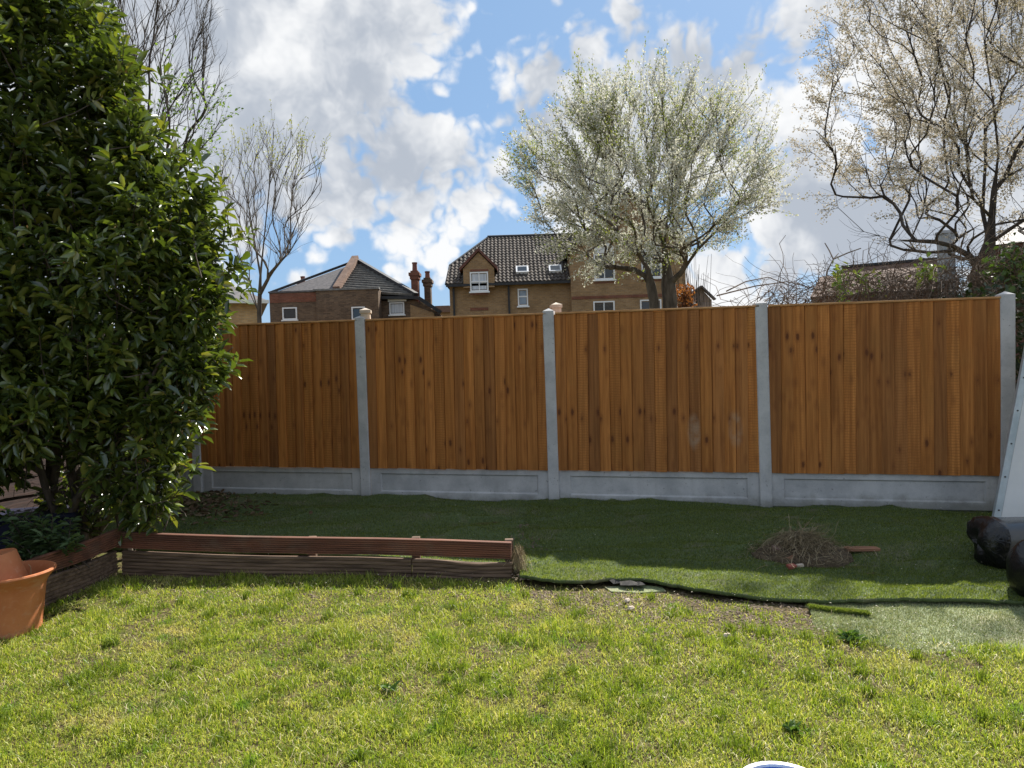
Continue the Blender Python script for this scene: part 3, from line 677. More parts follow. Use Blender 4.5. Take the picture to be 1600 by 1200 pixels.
# ------------------------------------------------------------------ evergreen bush
M_laurel = leafmat('laurel_leaf', [(0.036, 0.056, 0.018), (0.058, 0.088, 0.026), (0.05, 0.076, 0.02), (0.09, 0.125, 0.028), (0.075, 0.11, 0.03), (0.12, 0.16, 0.034), (0.10, 0.135, 0.028), (0.14, 0.185, 0.038), (0.16, 0.2, 0.04), (0.22, 0.21, 0.05)], 0.25, 0.22, spec=1.0, tcol=(1.7, 1.75, 0.55))
M_bark = noisy('bark', (0.045, 0.034, 0.026), (0.12, 0.095, 0.075), 18, 0.9, bumpk=0.5, stretch=(1, 1, .25))
ell = [(at(120, 450, 5.2), 1.04, .95, 1.0, 1.0), (at(70, 190, 5.2), .60, .75, 1.2, .95), (at(245, 345, 5.05), .42, .45, .42, 1.0), (at(300, 470, 5.1), .24, .3, .3, 1), (at(300, 560, 5.1), .22, .3, .22, 1),
       (at(-110, 400, 5.0), 1.1, 1.0, 1.7, .7), (at(215, 690, 5.1), .36, .4, .42, .8), (at(225, 780, 5.05), .2, .22, .26, .8), (at(165, 130, 5.1), .27, .3, .32, 1), (at(40, 620, 4.8), .6, .55, .35, .8), (at(-40, 690, 4.9), .45, .4, .3, .9), (at(40, 30, 5.2), .42, .6, .6, .9), (at(135, 765, 5.35), .34, .3, .3, .35), (at(225, 230, 5.1), .2, .3, .25, .9), (at(265, 620, 5.05), .25, .3, .25, .9)]
SP, SD = [], []
for ci, (c_, a, b2, h, dn) in enumerate(ell):
    area = a * b2 + b2 * h + a * h; n_ = int(area * 400 * dn)
    u = rng.normal(0, 1, (n_, 3)); u /= np.linalg.norm(u, axis=1, keepdims=True)
    lump = 0.56 + 0.8 * vnoise(u[:, 0] * 3 + ci, u[:, 2] * 3 + u[:, 1] * 2, 1.5, 3, ci)
    rr = (1 - np.abs(rng.normal(0, .13, n_))) * lump
    P = np.array(c_)[None] + u * np.array([a, b2, h]) * rr[:, None]
    keep = np.ones(n_, bool)
    for cj, (c2, a2, b3, h2, _) in enumerate(ell):
        if cj != ci: keep &= (((P - np.array(c2)) / np.array([a2, b3, h2])) ** 2).sum(1) > 0.45
    keep &= (P[:, 2] > 0.15)
    SP.append(P[keep]); SD.append((u * np.array([1 / a, 1 / b2, 1 / h]))[keep])
for c_, a, b2, h, dn in ell:                                  # shoots inside the crown
    n_ = int(a * b2 * h * 300 * dn); u = rng.normal(0, 1, (n_, 3)); u /= np.linalg.norm(u, axis=1, keepdims=True); P = np.array(c_)[None] + u * np.array([a, b2, h]) * (rng.random((n_, 1)) ** .5 * .75); P = P[P[:, 2] > .5]
    SP.append(P); SD.append(u[:len(P)])
SP = np.concatenate(SP); SD = np.concatenate(SD); SD /= np.linalg.norm(SD, axis=1, keepdims=True)
ext = (rng.random(len(SP)) < .2) * rng.uniform(.05, .3, len(SP)); SP = SP + (SD * .6 + np.array([0, 0, .5])) * ext[:, None]
SD = SD * 0.8 + np.array([0, 0, .55]) + rng.normal(0, .3, SD.shape); SD /= np.linalg.norm(SD, axis=1, keepdims=True)
LPs, LDs = [], []
nl = 9
for k in range(nl):
    n_ = len(SP); a = k * 2.4 + rng.random(n_) * 1.0
    o1 = np.cross(SD, np.array([.3, .2, 1.0])); o1 /= np.linalg.norm(o1, axis=1, keepdims=True); o2 = np.cross(SD, o1)
    open_ = 0.35 + 0.9 * (1 - k / nl)
    LPs.append(SP - SD * (0.10 * (1 - k / nl))[..., None] if False else SP - SD * (0.11 * (1 - k / nl)))
    LDs.append(SD * (1 - open_ * .55) + (o1 * np.cos(a)[:, None] + o2 * np.sin(a)[:, None]) * open_ + np.array([0, 0, -.12]))
LP = np.concatenate(LPs); LD = np.concatenate(LDs); nL = len(LP)
LL = np.clip(rng.normal(.1, .024, nL), .045, .15); LW = LL * rng.uniform(.27, .37, nL)
e = thing('evergreen_bush', 'tall glossy dark green evergreen bush filling the left side', 'bush', (at(130, 800, 5.2).x, 5.2, 0.03)); el = np.array(e.location)
# the 300 leaves that show largest become single leaves
cd = np.linalg.norm(LP - np.array([0, 0, CAMZ]), axis=1)
inv = (LP[:, 0] / LP[:, 1] > -0.70) & (LP[:, 2] < 3.3) & (LP[:, 2] > 0.3)
score = np.where(inv, LL / cd, 0) ; pick = np.argsort(-score)[:2500]; pick = pick[rng.permutation(2500)[:300]]
rest = np.ones(nL, bool); rest[pick] = False
fo = link('foliage', leaf_mesh('foliage', LP[rest] - el, LD[rest], LL[rest], LW[rest], .5), M_laurel, e); fo['kind'] = 'stuff'
lm1 = leaf_mesh('leaf', np.zeros((1, 3)), np.array([[1., 0, 0]]), np.array([1.]), np.array([.31]), 0.0)
lm1.materials.append(M_laurel)
for i in pick:
    d = Vector(LD[i]).normalized(); upv = Vector((random.gauss(0, .5), random.gauss(0, .5), 1)); s_ = d.cross(upv).normalized(); n_ = s_.cross(d)
    o = link('leaf', lm1, None, e); mm = Matrix((d, -s_, n_)).transposed().to_4x4()
    mm.translation = Vector(LP[i] - el); o.matrix_local = mm @ Matrix.Scale(LL[i], 4)
# buds and stems
bi = rng.permutation(len(SP))[:1500]
bp = SP[bi] - el; bo = link('buds', quad_cloud('buds', np.repeat(bp, 3, 0), rng.normal(0, 1, (len(bi) * 3, 3)) + np.array([0, 0, .6]), np.full(len(bi) * 3, .022), np.full(len(bi) * 3, .012)), leafmat('bud', [(0.35, 0.2, 0.06), (0.3, 0.3, 0.08), (0.22, 0.1, 0.05)], .6, .1), e); bo['kind'] = 'stuff'
b_ = MB()
for i in range(9):
    p = Vector((random.gauss(-.1, .15), random.gauss(.15, .1), -.12)); tgt = Vector((random.gauss(0, .6), random.gauss(0, .35), random.uniform(1.2, 3.0)))
    pts = [p.lerp(tgt, k / 6) + Vector((random.gauss(0, .04), random.gauss(0, .04), 0)) for k in range(7)]; b_.tube(pts, [.035 * (1 - k / 8) for k in range(7)], 7)
b_.obj('trunk', M_bark, e, smooth=True)
b_ = MB()
for i in rng.permutation(len(SP))[:900]:
    p = Vector(SP[i] - el); q = p - Vector(SD[i]) * random.uniform(.2, .4) - Vector((0, 0, random.uniform(0, .15))); mid = (p + q) / 2 + Vector((random.gauss(0, .02), random.gauss(0, .02), -.02))
    b_.tube([q, mid, p], [.005, .004, .0025], 4)
tw = b_.obj('twigs', M_bark, e, fix=False); tw['kind'] = 'stuff'
# bare twigs drooping in the shade at the bush foot
def lowtwig():
    p = at(random.uniform(60, 270), random.uniform(690, 800), random.uniform(4.9, 5.5)); d = Vector((random.gauss(0, 1), random.gauss(0, .6), random.gauss(-.1, .5))).normalized(); out = [p]
    for _ in range(5): d = (d + Vector((random.gauss(0, .3), random.gauss(0, .3), random.gauss(-.05, .3)))).normalized(); out.append(out[-1] + d * .07)
    return [q - Vector(el) for q in out]
straw_bundle('dead_twigs', None, lowtwig, 160, .003, M_bark, 'stuff', e)
# dead leaf litter at its foot
pts = []
n_ = 900
px = rng.normal(285, 55, n_); py = rng.normal(786, 13, n_); P = np.array([tuple(g(a, max(768, b2), 0.03)) for a, b2 in zip(px, py)])
lo = link('leaf_litter', leaf_mesh('leaf_litter', P + rng.normal(0, .004, P.shape) + np.array([0, 0, .025]) * rng.random((n_, 1)), rng.normal(0, 1, (n_, 3)) * np.array([1, 1, .35]), rng.uniform(.04, .08, n_), rng.uniform(.02, .035, n_), 1.0),
          leafmat('dead_leaf', [(0.06, 0.035, 0.02), (0.13, 0.08, 0.045), (0.2, 0.15, 0.09), (0.07, 0.07, 0.03)], .8, .1)); tag(lo, 'brown dead leaf litter at the foot of the evergreen bush', kind='stuff')
# sage-like herb
e = thing('herb_plant', 'grey green leafy herb growing behind the pot under the bush', 'plant', at(85, 880, 4.6) * 1.0); e.location.z = 0.05; el = np.array(e.location)
stems = []; LPs = []; LDs = []
b_ = MB()
for i in range(46):
    tp = at(random.uniform(5, 128), random.uniform(800, 868), random.uniform(4.4, 4.75)); tp = Vector((tp.x, tp.y, max(.12, tp.z))); base = Vector(el) + Vector((random.gauss(0, .09), random.gauss(0, .07), 0))
    b_.tube([base - Vector(el), (base + tp) / 2 + Vector((0, 0, .04)) - Vector(el), tp - Vector(el)], [.004, .003, .002], 4)
    for k in range(16):
        f_ = 0.45 + .55 * k / 15; q = base.lerp(tp, f_); a = k * 2.4; LPs.append(q - Vector(el)); LDs.append((math.cos(a), math.sin(a), .35))
b_.obj('stems', M_bark, e); n_ = len(LPs)
fo = link('foliage', leaf_mesh('foliage', np.array([tuple(p) for p in LPs]), np.array(LDs) + rng.normal(0, .25, (n_, 3)), rng.uniform(.05, .09, n_), rng.uniform(.018, .03, n_), .4), leafmat('herb_leaf', [(0.05, 0.085, 0.035), (0.09, 0.14, 0.06), (0.07, 0.12, 0.035)], .6, .25), e); fo['kind'] = 'stuff'
# dark blue box in the shade
e = thing('storage_box', 'dark blue plastic storage box in deep shade under the bush', 'box', at(66, 815, 5.25)); e.location.z = 0.02; e.rotation_euler = (0, 0, .25)
M_blue = noisy('dark_blue_plastic', (0.006, 0.008, 0.03), (0.009, 0.012, 0.042), 4, 0.65)
MB().add([(-.24, -.16, 0), (.24, -.16, 0), (.24, .16, 0), (-.24, .16, 0), (-.27, -.19, .27), (.27, -.19, .27), (.27, .19, .27), (-.27, .19, .27)], [(0, 3, 2, 1), (4, 5, 6, 7), (0, 1, 5, 4), (1, 2, 6, 5), (2, 3, 7, 6), (3, 0, 4, 7)]).obj('body', M_blue, e, bevel=.01)
MB().box(-.29, .29, -.21, .21, .272, .31).obj('lid', M_blue, e, bevel=.01)

# ------------------------------------------------------------------ twig heap
hp = g(1262, 882); e = thing('twig_heap', 'heap of dry roots, straw and twigs lying on the green turf', 'garden waste', (hp.x, hp.y + .12, hp.z + .03))
n_ = 26; vs = []; fs = []
for i in range(n_):
    for j in range(n_):
        u_, v_ = (i / (n_ - 1) * 2 - 1), (j / (n_ - 1) * 2 - 1); r_ = math.hypot(u_, v_)
        vs.append((u_ * .40, v_ * .26, (.15 * max(0, 1 - r_) ** .9 + .035 * (random.random() - .5) - .01) if r_ < .88 else -.07))
for i in range(n_ - 1):
    for j in range(n_ - 1): fs.append((i * n_ + j, (i + 1) * n_ + j, (i + 1) * n_ + j + 1, i * n_ + j + 1))
MB().add(vs, fs).obj('mound', noisy('heap_soil', (0.05, 0.036, 0.022), (0.14, 0.10, 0.06), 50, .95, bumpk=.6), e)
def heapw():
    a = random.random() * 6.28; r_ = abs(random.gauss(0, .42)); x_, y_ = math.cos(a) * r_ * .42, math.sin(a) * r_ * .27
    w_ = wisp((x_, y_, .15 * max(0, 1 - r_) ** .9), (.01, .01, .012), (.06, .2), 0.15, .5)
    for q in w_: q.z = max(q.z, .008)
    return w_
straw_bundle('straw', None, heapw, 1500, .0018, leafmat('heap_straw', [(0.18, 0.135, 0.08), (0.36, 0.28, 0.17), (0.5, 0.41, 0.27), (0.14, 0.095, 0.055)], .85, .1), 'stuff', e)
M_plank = noisy('offcut_wood', (0.2, 0.09, 0.05), (0.33, 0.17, 0.10), 5, .8, stretch=(1, 12, 12), bumpk=.2)
def plank(label, px, py, L_, w_, h_, rz, rx=0, off=.03, mat=None, cat='plank', name='plank_offcut'):
    p = g(px, py, off); o = MB().box(-L_ / 2, L_ / 2, -w_ / 2, w_ / 2, 0, h_).obj(name, mat or M_plank, None, p, rz, bevel=.003); o.rotation_euler = (rx, random.uniform(-.05, .05), rz); tag(o, label, cat); return o
plank('short brown plank offcut lying right of the twig heap', 1346, 860, .24, .07, .022, .05)
plank('small plank offcut at the left front of the twig heap', 1226, 872, .12, .05, .018, -.7, .3, .05)
plank('red brick fragment at the front of the twig heap', 1236, 889, .06, .04, .03, .4, .2, .035, noisy('red_brick', (0.25, 0.07, 0.05), (0.34, 0.11, 0.08), 20, .9), 'brick', 'brick_fragment')
plank('pale stone chip at the front of the twig heap', 1250, 886, .045, .03, .02, .1, 0, .035, M_oldpost, 'stone', 'stone_chip')
plank('pink mortar lump on the left of the twig heap', 1222, 860, .13, .06, .03, .2, .2, .075, noisy('pink_mortar', (0.22, 0.14, 0.12), (0.3, 0.2, 0.17), 20, .9), 'stone', 'mortar_lump')
for px, py, lab in ((980, 939, 'white stone chip on the dry lawn below the turf scraps'), (986, 951, 'second pale stone chip just below the first on the dry lawn'), (1136, 994, 'pale pebble on the lawn below the mat edge')):
    p = g(px, py, .012); b_ = MB().lathe([(0, -.01), (.016, -.006), (.02, .004), (.012, .014), (0, .016)], 8, lambda a, z: .005 * math.sin(a * 2 + px)); tag(b_.obj('stone_chip', M_oldpost, None, p, px), lab, 'stone')
# weeds
def weed(px, py, n_, s_, label):
    p = g(px, py); q = np.zeros((n_, 3)); q[:, 2] = .01; q[:, :2] = rng.normal(0, s_ * .25, (n_, 2)); a = rng.random(n_) * 6.283
    o = link('weed', leaf_mesh('weed', q, np.stack([np.cos(a), np.sin(a), rng.uniform(.3, 1.3, n_)], -1), rng.uniform(.5, 1, n_) * s_, rng.uniform(.2, .3, n_) * s_), leafmat('weed_leaf', [(0.05, 0.11, 0.02), (0.12, 0.2, 0.04)], .5, .3), None, p); tag(o, label, 'weed')
weed(1328, 1002, 46, .07, 'low leafy weed at the edge of the worn mint mat')
weed(1462, 940, 14, .05, 'small green weed at the wide mat\'s front edge')
weed(610, 1082, 16, .06, 'pale broad leaved weed in the lawn left of centre')
weed(1240, 1145, 30, .05, 'grey green rosette weed in the lawn at the lower right')

# ------------------------------------------------------------------ right edge: leaning panels, bin, bag
M_white = noisy('white_panel', (0.62, 0.63, 0.64), (0.74, 0.74, 0.74), 2, .5)
M_galv = noisy('galvanised_edge', (0.36, 0.42, 0.45), (0.5, 0.55, 0.58), 9, .45, metal=.3)
def lean_panel(label, p0, p1, w, yaw, strip):
    p0, p1 = Vector(p0), Vector(p1); up = (p1 - p0).normalized(); L_ = (p1 - p0).length
    sx = Vector((math.cos(yaw), math.sin(yaw), 0)); sx = (sx - up * sx.dot(up)).normalized(); nrm = up.cross(sx)
    if nrm.y > 0: nrm = -nrm
    e = thing('leaning_panel', label, 'panel', p0); mm = Matrix((sx, -nrm, up)).transposed().to_4x4(); mm.translation = p0; e.matrix_world = mm
    MB().box(strip, w, 0, .035, 0, L_).obj('face', M_white, e, bevel=.003)
    if strip:
        MB().box(0, strip - .001, -.006, .038, 0, L_).obj('edge_strip', M_galv, e, bevel=.002)
        for k in range(7):
            z = .15 + k * .26; o = MB().add([(math.cos(a) * .0065, 0, math.sin(a) * .0065) for a in np.linspace(0, 6.283, 9)[:-1]] + [(math.cos(a) * .0065, -.003, math.sin(a) * .0065) for a in np.linspace(0, 6.283, 9)[:-1]], [tuple(range(8, 16))] + [(i, (i + 1) % 8, 8 + (i + 1) % 8, 8 + i) for i in range(8)]).obj('screw', M_under, e, (strip * .5, -.0065, z))
b0 = g(1549, 826)
lean_panel('long white panel with grey screwed edge strip leaning at the right edge', b0, at(1622, 440, b0.y + .12), .24, -.25, .048)
b1 = g(1589, 826)
lean_panel('second white panel leaning just right of the screwed panel', b1 + Vector((.03, .07, 0)), at(1668, 440, b1.y + .2), .2, -.25, 0)
M_bin = noisy('dark_grey_plastic', (0.05, 0.052, 0.056), (0.065, 0.067, 0.07), 3, .24, spec=.6)
mt, t, b = material('black_bag'); M_bag = mt
c = coord(t); b.inputs['Base Color'].default_value = (.006, .006, .007, 1); b.inputs['Roughness'].default_value = .3
bump(t, b, t.noise(c, 16, 3, .5, 1.6), .5, .015)
pc = g(1548, 892); 
e = thing('plastic_bin', 'dark grey plastic bin lying on its side at the right edge', 'bin', (pc.x + .05, pc.y + .1, pc.z + .19)); e.rotation_euler = (0, R(-6), R(-12)); e.scale = (.82, .82, .82); e.location.z = pc.z + .155
prof = [(0, .17), (.06, .195), (.10, .2), (.12, .19), (.5, .165), (.58, .15), (.6, .12)]
vs = []; fs = []; n_ = 28
for x_, r_ in prof:
    for j in range(n_):
        a = 2 * math.pi * j / n_; q = 1 / (abs(math.cos(a)) ** 3.2 + abs(math.sin(a)) ** 3.2) ** (1 / 3.2); vs.append((x_, math.cos(a) * r_ * q, math.sin(a) * r_ * q))
for i in range(len(prof) - 1):
    for j in range(n_): fs.append((i * n_ + j, i * n_ + (j + 1) % n_, (i + 1) * n_ + (j + 1) % n_, (i + 1) * n_ + j))
fs.append(tuple((len(prof) - 1) * n_ + j for j in range(n_)))
MB().add(vs, fs).obj('body', M_bin, e, smooth=True)
vs = [];
for i, (x_, r_) in enumerate(((.07, .206), (.04, .212), (-.02, .2), (-.06, .17), (-.085, .11), (-.07, .05), (-.05, .0))):
    for j in range(n_):
        a = 2 * math.pi * j / n_; q = 1 / (abs(math.cos(a)) ** 3.2 + abs(math.sin(a)) ** 3.2) ** (1 / 3.2) * (1 + .04 * math.sin(a * 5 + i) * (r_ < .21) + .015 * math.sin(a * 11)); vs.append((x_ + .025 * math.sin(a * 3 + i * .7), math.cos(a) * r_ * q, math.sin(a) * r_ * q))
MB().add(vs, [f for f in fs if len(f) == 4]).obj('liner_bag', M_bag, e, smooth=True)
# crumpled bag near the right edge
pg = g(1612, 962); vs = []; fs = []; nu, nv = 30, 22
for i in range(nv + 1):
    ph = math.pi * i / nv
    for j in range(nu):
        a = 2 * math.pi * j / nu; r_ = math.sin(ph) ** .75; k_ = 1 + .05 * abs(math.sin(a * 3.5 + ph * 2.5)) + .04 * abs(math.sin(a * 6.5 - ph * 4)) + random.uniform(-.01, .01)
        vs.append((math.cos(a) * r_ * .15 * k_, math.sin(a) * r_ * .17 * k_, .2 * (1 - math.cos(ph)) * (1 + .05 * math.sin(a * 5)) * .95))
for i in range(nv):
    for j in range(nu): fs.append((i * nu + j, i * nu + (j + 1) % nu, (i + 1) * nu + (j + 1) % nu, (i + 1) * nu + j))
tag(MB().add(vs, fs).obj('rubbish_bag', M_bag, None, (pg.x + .17, pg.y + .16, pg.z), smooth=True), 'crumpled black rubbish bag below the bin at the right edge', 'bag')
# blue bowl at the bottom edge
pw = g(1226, 1278); e = thing('washing_bowl', 'blue plastic bowl with white rim cut off by the bottom edge', 'bowl', (pw.x, pw.y, pw.z))
MB().lathe([(0, .004), (.10, .004), (.135, .1), (.131, .1), (.097, .01), (0, .01)], 40).obj('body', noisy('blue_plastic', (0.03, 0.13, 0.5), (0.04, 0.16, 0.56), 3, .4), e, smooth=True)
MB().lathe([(.129, .098), (.129, .108), (.148, .108), (.150, .102), (.145, .098)], 40).obj('rim', noisy('white_plastic', (0.75, 0.76, 0.78), (0.8, 0.8, 0.8), 3, .4), e, smooth=True)

# ------------------------------------------------------------------ trees
class Tree:
    def __init__(s, limbs, r_tip=0.004, exp=2.2):
        s.P = []; s.par = []; s.paths = []; s.rt = r_tip; s.exp = exp
        for pts, par in limbs:                      # par: index into previous nodes or -1
            ids = [] if par < 0 else [par]
            pts = [Vector(p) for p in pts]
            if par >= 0: pts = [s.P[par]] + pts
            dense = []
            for a, b2 in zip(pts[:-1], pts[1:]):
                k = max(1, int((b2 - a).length / 0.3))
                for q in range(k): dense.append(a.lerp(b2, q / k))
            dense.append(pts[-1])
            prev = -1 if par < 0 else par
            for q in (dense if par < 0 else dense[1:]):
                s.P.append(q.copy()); s.par.append(prev); prev = len(s.P) - 1; ids.append(prev)
            s.paths.append(ids)
        s.base = s.P[0]
    def near(s, p): return min(range(len(s.P)), key=lambda i: (s.P[i] - Vector(p)).length)
    def attach(s, targets, minup=0.0, outk=0.8, seg=0.3, wob=0.05, lo=0, curve=.45, upk=1.5):
        T = sorted(targets, key=lambda q: (q - s.base).length)
        for tg in T:
            A = np.array([tuple(p) for p in s.P]); v = np.array(tuple(tg)) - A
            dist = np.linalg.norm(v, axis=1); rn = np.linalg.norm(A - np.array(tuple(s.base)), axis=1); rt = (tg - s.base).length
            cost = dist + outk * np.maximum(0, rn - rt * .92) * 3 + upk * np.maximum(0, A[:, 2] + minup - tg.z)
            cost[:lo] += 50
            i = int(np.argmin(cost)); p0 = s.P[i]; d = (tg - p0).length
            if d < 0.08: continue
            pd = (p0 - s.P[s.par[i]]).normalized() if s.par[i] >= 0 else Vector((0, 0, 1))
            c1 = p0 + pd * d * curve; k = max(2, int(d / seg)); ids = [i]; prev = i
            for q in range(1, k + 1):
                f_ = q / k; pt = p0 * (1 - f_) ** 2 + c1 * 2 * f_ * (1 - f_) + tg * f_ * f_
                if q < k: pt = pt + Vector((random.gauss(0, wob), random.gauss(0, wob), random.gauss(0, wob))) * d * .4
                s.P.append(pt); s.par.append(prev); prev = len(s.P) - 1; ids.append(prev)
            s.paths.append(ids)
    def radii(s):
        n = len(s.P); w = np.zeros(n); ch = np.zeros(n, int)
        for p in s.par:
            if p >= 0: ch[p] += 1
        w[ch == 0] = 1
        for i in range(n - 1, -1, -1):
            if s.par[i] >= 0: w[s.par[i]] += w[i]
        return s.rt * w ** (1 / s.exp), ch
    def mesh(s, name, origin, rmax=None, minr=0.0):
        r, _ = s.radii(); r = r * (1 + .75 * sstep(.045, .11, r)); b_ = MB(); o = Vector(origin)
        if rmax: r = r * (rmax / r.max()) ** np.clip((r / r.max()), 0, 1) if False else np.minimum(r, rmax)
        for ids in s.paths:
            rr = [r[i] for i in ids]; rr[0] = min(rr[0], rr[1] * 1.25)
            n_ = 9 if rr[0] > .06 else 6 if rr[0] > .02 else 4
            b_.tube([s.P[i] - o for i in ids], rr, n_)
        return b_.mesh(name, True, fix=False)
    def dirs(s):
        return [((s.P[i] - s.P[p]).normalized() if p >= 0 else Vector((0, 0, 1))) for i, p in enumerate(s.par)]
def ell_targets(c_, rad, n, inner=.35, zmin=None):
    out = []
    while len(out) < n:
        u = Vector((random.gauss(0, 1), random.gauss(0, 1), random.gauss(0, 1))).normalized(); r_ = random.uniform(inner ** 2, 1) ** .5
        p = Vector(c_) + Vector((u.x * rad[0], u.y * rad[1], u.z * rad[2])) * r_
        if zmin is None or p.z > zmin: out.append(p)
    return out
def shoots_on(tree, count, ln, origin, outw=.5, upw=.5, minr=0.0, center=None, nseg=4, wob=.12, rad=.0035, sel=None):
    """thin shoots leaving the outer nodes; returns mesh and sample points"""
    r, ch = tree.radii(); D_ = tree.dirs(); cand = [i for i in range(len(tree.P)) if r[i] < minr and (sel is None or sel(tree.P[i]))]
    b_ = MB(); pts = []; o = Vector(origin)
    for _ in range(count):
        i = random.choice(cand); p = tree.P[i].copy(); od = (p - Vector(center)).normalized()
        d = (D_[i] * .5 + od * outw + Vector((0, 0, upw)) + Vector((random.gauss(0, .35), random.gauss(0, .35), random.gauss(0, .3)))).normalized()
        L_ = random.uniform(*ln); path = [p]
        for k in range(nseg):
            d = (d + Vector((random.gauss(0, wob), random.gauss(0, wob), random.gauss(0.02, wob)))).normalized(); path.append(path[-1] + d * L_ / nseg)
        b_.tube([q - o for q in path], [rad * (1 - .16 * k) for k in range(len(path))], 3); pts.append(path)
    return b_.mesh('twigs', False, fix=False), pts
def along(paths, per_m, jit, f0=0.15):
    out = []; dr = []
    for path in paths:
        L_ = sum((b2 - a).length for a, b2 in zip(path[:-1], path[1:])); k = max(1, int(L_ * per_m))
        for q in range(k):
            f_ = (f0 + (1 - f0) * (q + random.random()) / k) * (len(path) - 1); j = min(int(f_), len(path) - 2); p = path[j].lerp(path[j + 1], f_ - j)
            out.append((p.x + random.gauss(0, jit), p.y + random.gauss(0, jit), p.z + random.gauss(0, jit))); d = path[j + 1] - path[j]; dr.append(tuple(d.normalized()))
    return np.array(out), np.array(dr)

M_tbark = noisy('tree_bark', (0.05, 0.04, 0.032), (0.14, 0.115, 0.09), 9, .9, bumpk=.5, stretch=(1, 1, .3))
M_dbark = noisy('dark_tree_bark', (0.025, 0.02, 0.016), (0.075, 0.06, 0.05), 9, .9, bumpk=.5, stretch=(1, 1, .3))
# --- central cherry in blossom
Yc = 17.0; b0 = at(1035, 560, Yc); b0.z = 0
def c3(px, py, dy=0): return at(px, py, Yc + dy)
limbs = [([Vector((c3(1022, 470).x - .05, Yc, -.1)), c3(1022, 470), c3(1012, 420), c3(1000, 400), c3(985, 385, -.3), c3(955, 350, -.6), c3(915, 322, -.8)], -1)]
tr = Tree(limbs, .0055, 1.83)
def sub(tr, px, py, pts): tr.__class__; return (pts, tr.near(c3(px, py)))
def addlimb(tr, start, pts):
    i = tr.near(start); ids = [i]; prev = i; P0 = tr.P[i]
    for q in pts:
        k = max(1, int((q - P0).length / .3))
        for j in range(1, k + 1): tr.P.append(P0.lerp(q, j / k)); tr.par.append(prev); prev = len(tr.P) - 1; ids.append(prev)
        P0 = q
    tr.paths.append(ids)
addlimb(tr, c3(1000, 400), [c3(1006, 370, .3), c3(1010, 340, .4), c3(1030, 300, .4)])
addlimb(tr, c3(985, 385, -.3), [c3(955, 375, .2), c3(925, 360, .8), c3(880, 345, 1.0)])
tr2 = Tree([([Vector((c3(1046, 470).x, Yc + .1, -.1)), c3(1047, 470), c3(1042, 420), c3(1038, 385), c3(1040, 360), c3(1050, 300), c3(1052, 230), c3(1050, 180)], -1)], .0055, 1.83)
addlimb(tr2, c3(1038, 385), [c3(1020, 340, -.3), c3(1000, 290, -.4), c3(975, 230, -.5)])
addlimb(tr2, c3(1040, 360), [c3(1060, 330, .4), c3(1085, 280, .8), c3(1110, 240, 1)])
addlimb(tr2, c3(1044, 440), [c3(1065, 425, -.3), c3(1090, 390, -.5), c3(1130, 350, -.6), c3(1165, 335, -.6)])
org = Vector((b0.x, Yc, 0))
e = thing('blossom_tree', 'round white blossoming cherry tree behind the middle of the fence', 'tree', org)
cc = c3(1008, 275); kx = Yc / F
T = ell_targets(cc, (202 * kx, 2.8, 146 * kx), 520, .25)
T = [q for q in T if not (q.z < c3(1000, 400 + min(50, abs(q.x - cc.x) * 26)).z)]
T1 = [q for q in T if q.x < c3(985, 300).x and q.z < c3(1000, 200).z + 2]; T2 = [q for q in T if not (q.x < c3(985, 300).x)]
tr.attach(T1, -.1, .8, .3, .05, 8, .4, .7); tr2.attach(T2, -.1, .8, .3, .05, 8, .4, .7)
link('trunk', tr.mesh('trunk', org, .19), M_tbark, e); link('trunk', tr2.mesh('trunk', org, .21), M_tbark, e)
allp = []
for k, tq in enumerate((tr, tr2)):
    mtw, paths = shoots_on(tq, 1600, (.35, .85), org, .95, .25, .03, cc - Vector((0, 0, .9)), rad=.0042); o = link('twigs', mtw, M_tbark, e); o['kind'] = 'stuff'; allp += paths
P, Dd = along(allp, 27, .035); n_ = len(P)
kk = rng.random(n_) < .6 * (.55 + .9 * (vnoise(P[:, 0] * 1.0 + P[:, 1], P[:, 2], 1.6, 3, 12) > .47))
rd = rng.normal(0, 1, (n_, 3))
bl_ = quad_cloud('blossom', np.repeat(P[kk], 2, 0) - np.array(org) + rng.normal(0, .015, (2 * kk.sum(), 3)), rng.normal(0, 1, (2 * kk.sum(), 3)), rng.uniform(.03, .065, 2 * kk.sum()), rng.uniform(.03, .055, 2 * kk.sum()))
M_bloom = leafmat('white_blossom', [(0.5, 0.5, 0.43), (0.68, 0.68, 0.62), (0.6, 0.58, 0.49)], .7, .35, tcol=(1, 1, .92))
o = link('blossom', bl_, M_bloom, e); o['kind'] = 'stuff'
lf = quad_cloud('leaves', P[~kk] - np.array(org), Dd[~kk] + rd[~kk] * .6, rng.uniform(.04, .085, (~kk).sum()), rng.uniform(.02, .035, (~kk).sum()))
o = link('leaves', lf, leafmat('young_leaf', [(0.10, 0.14, 0.03), (0.2, 0.24, 0.06), (0.26, 0.27, 0.08)], .5, .4), e); o['kind'] = 'stuff'

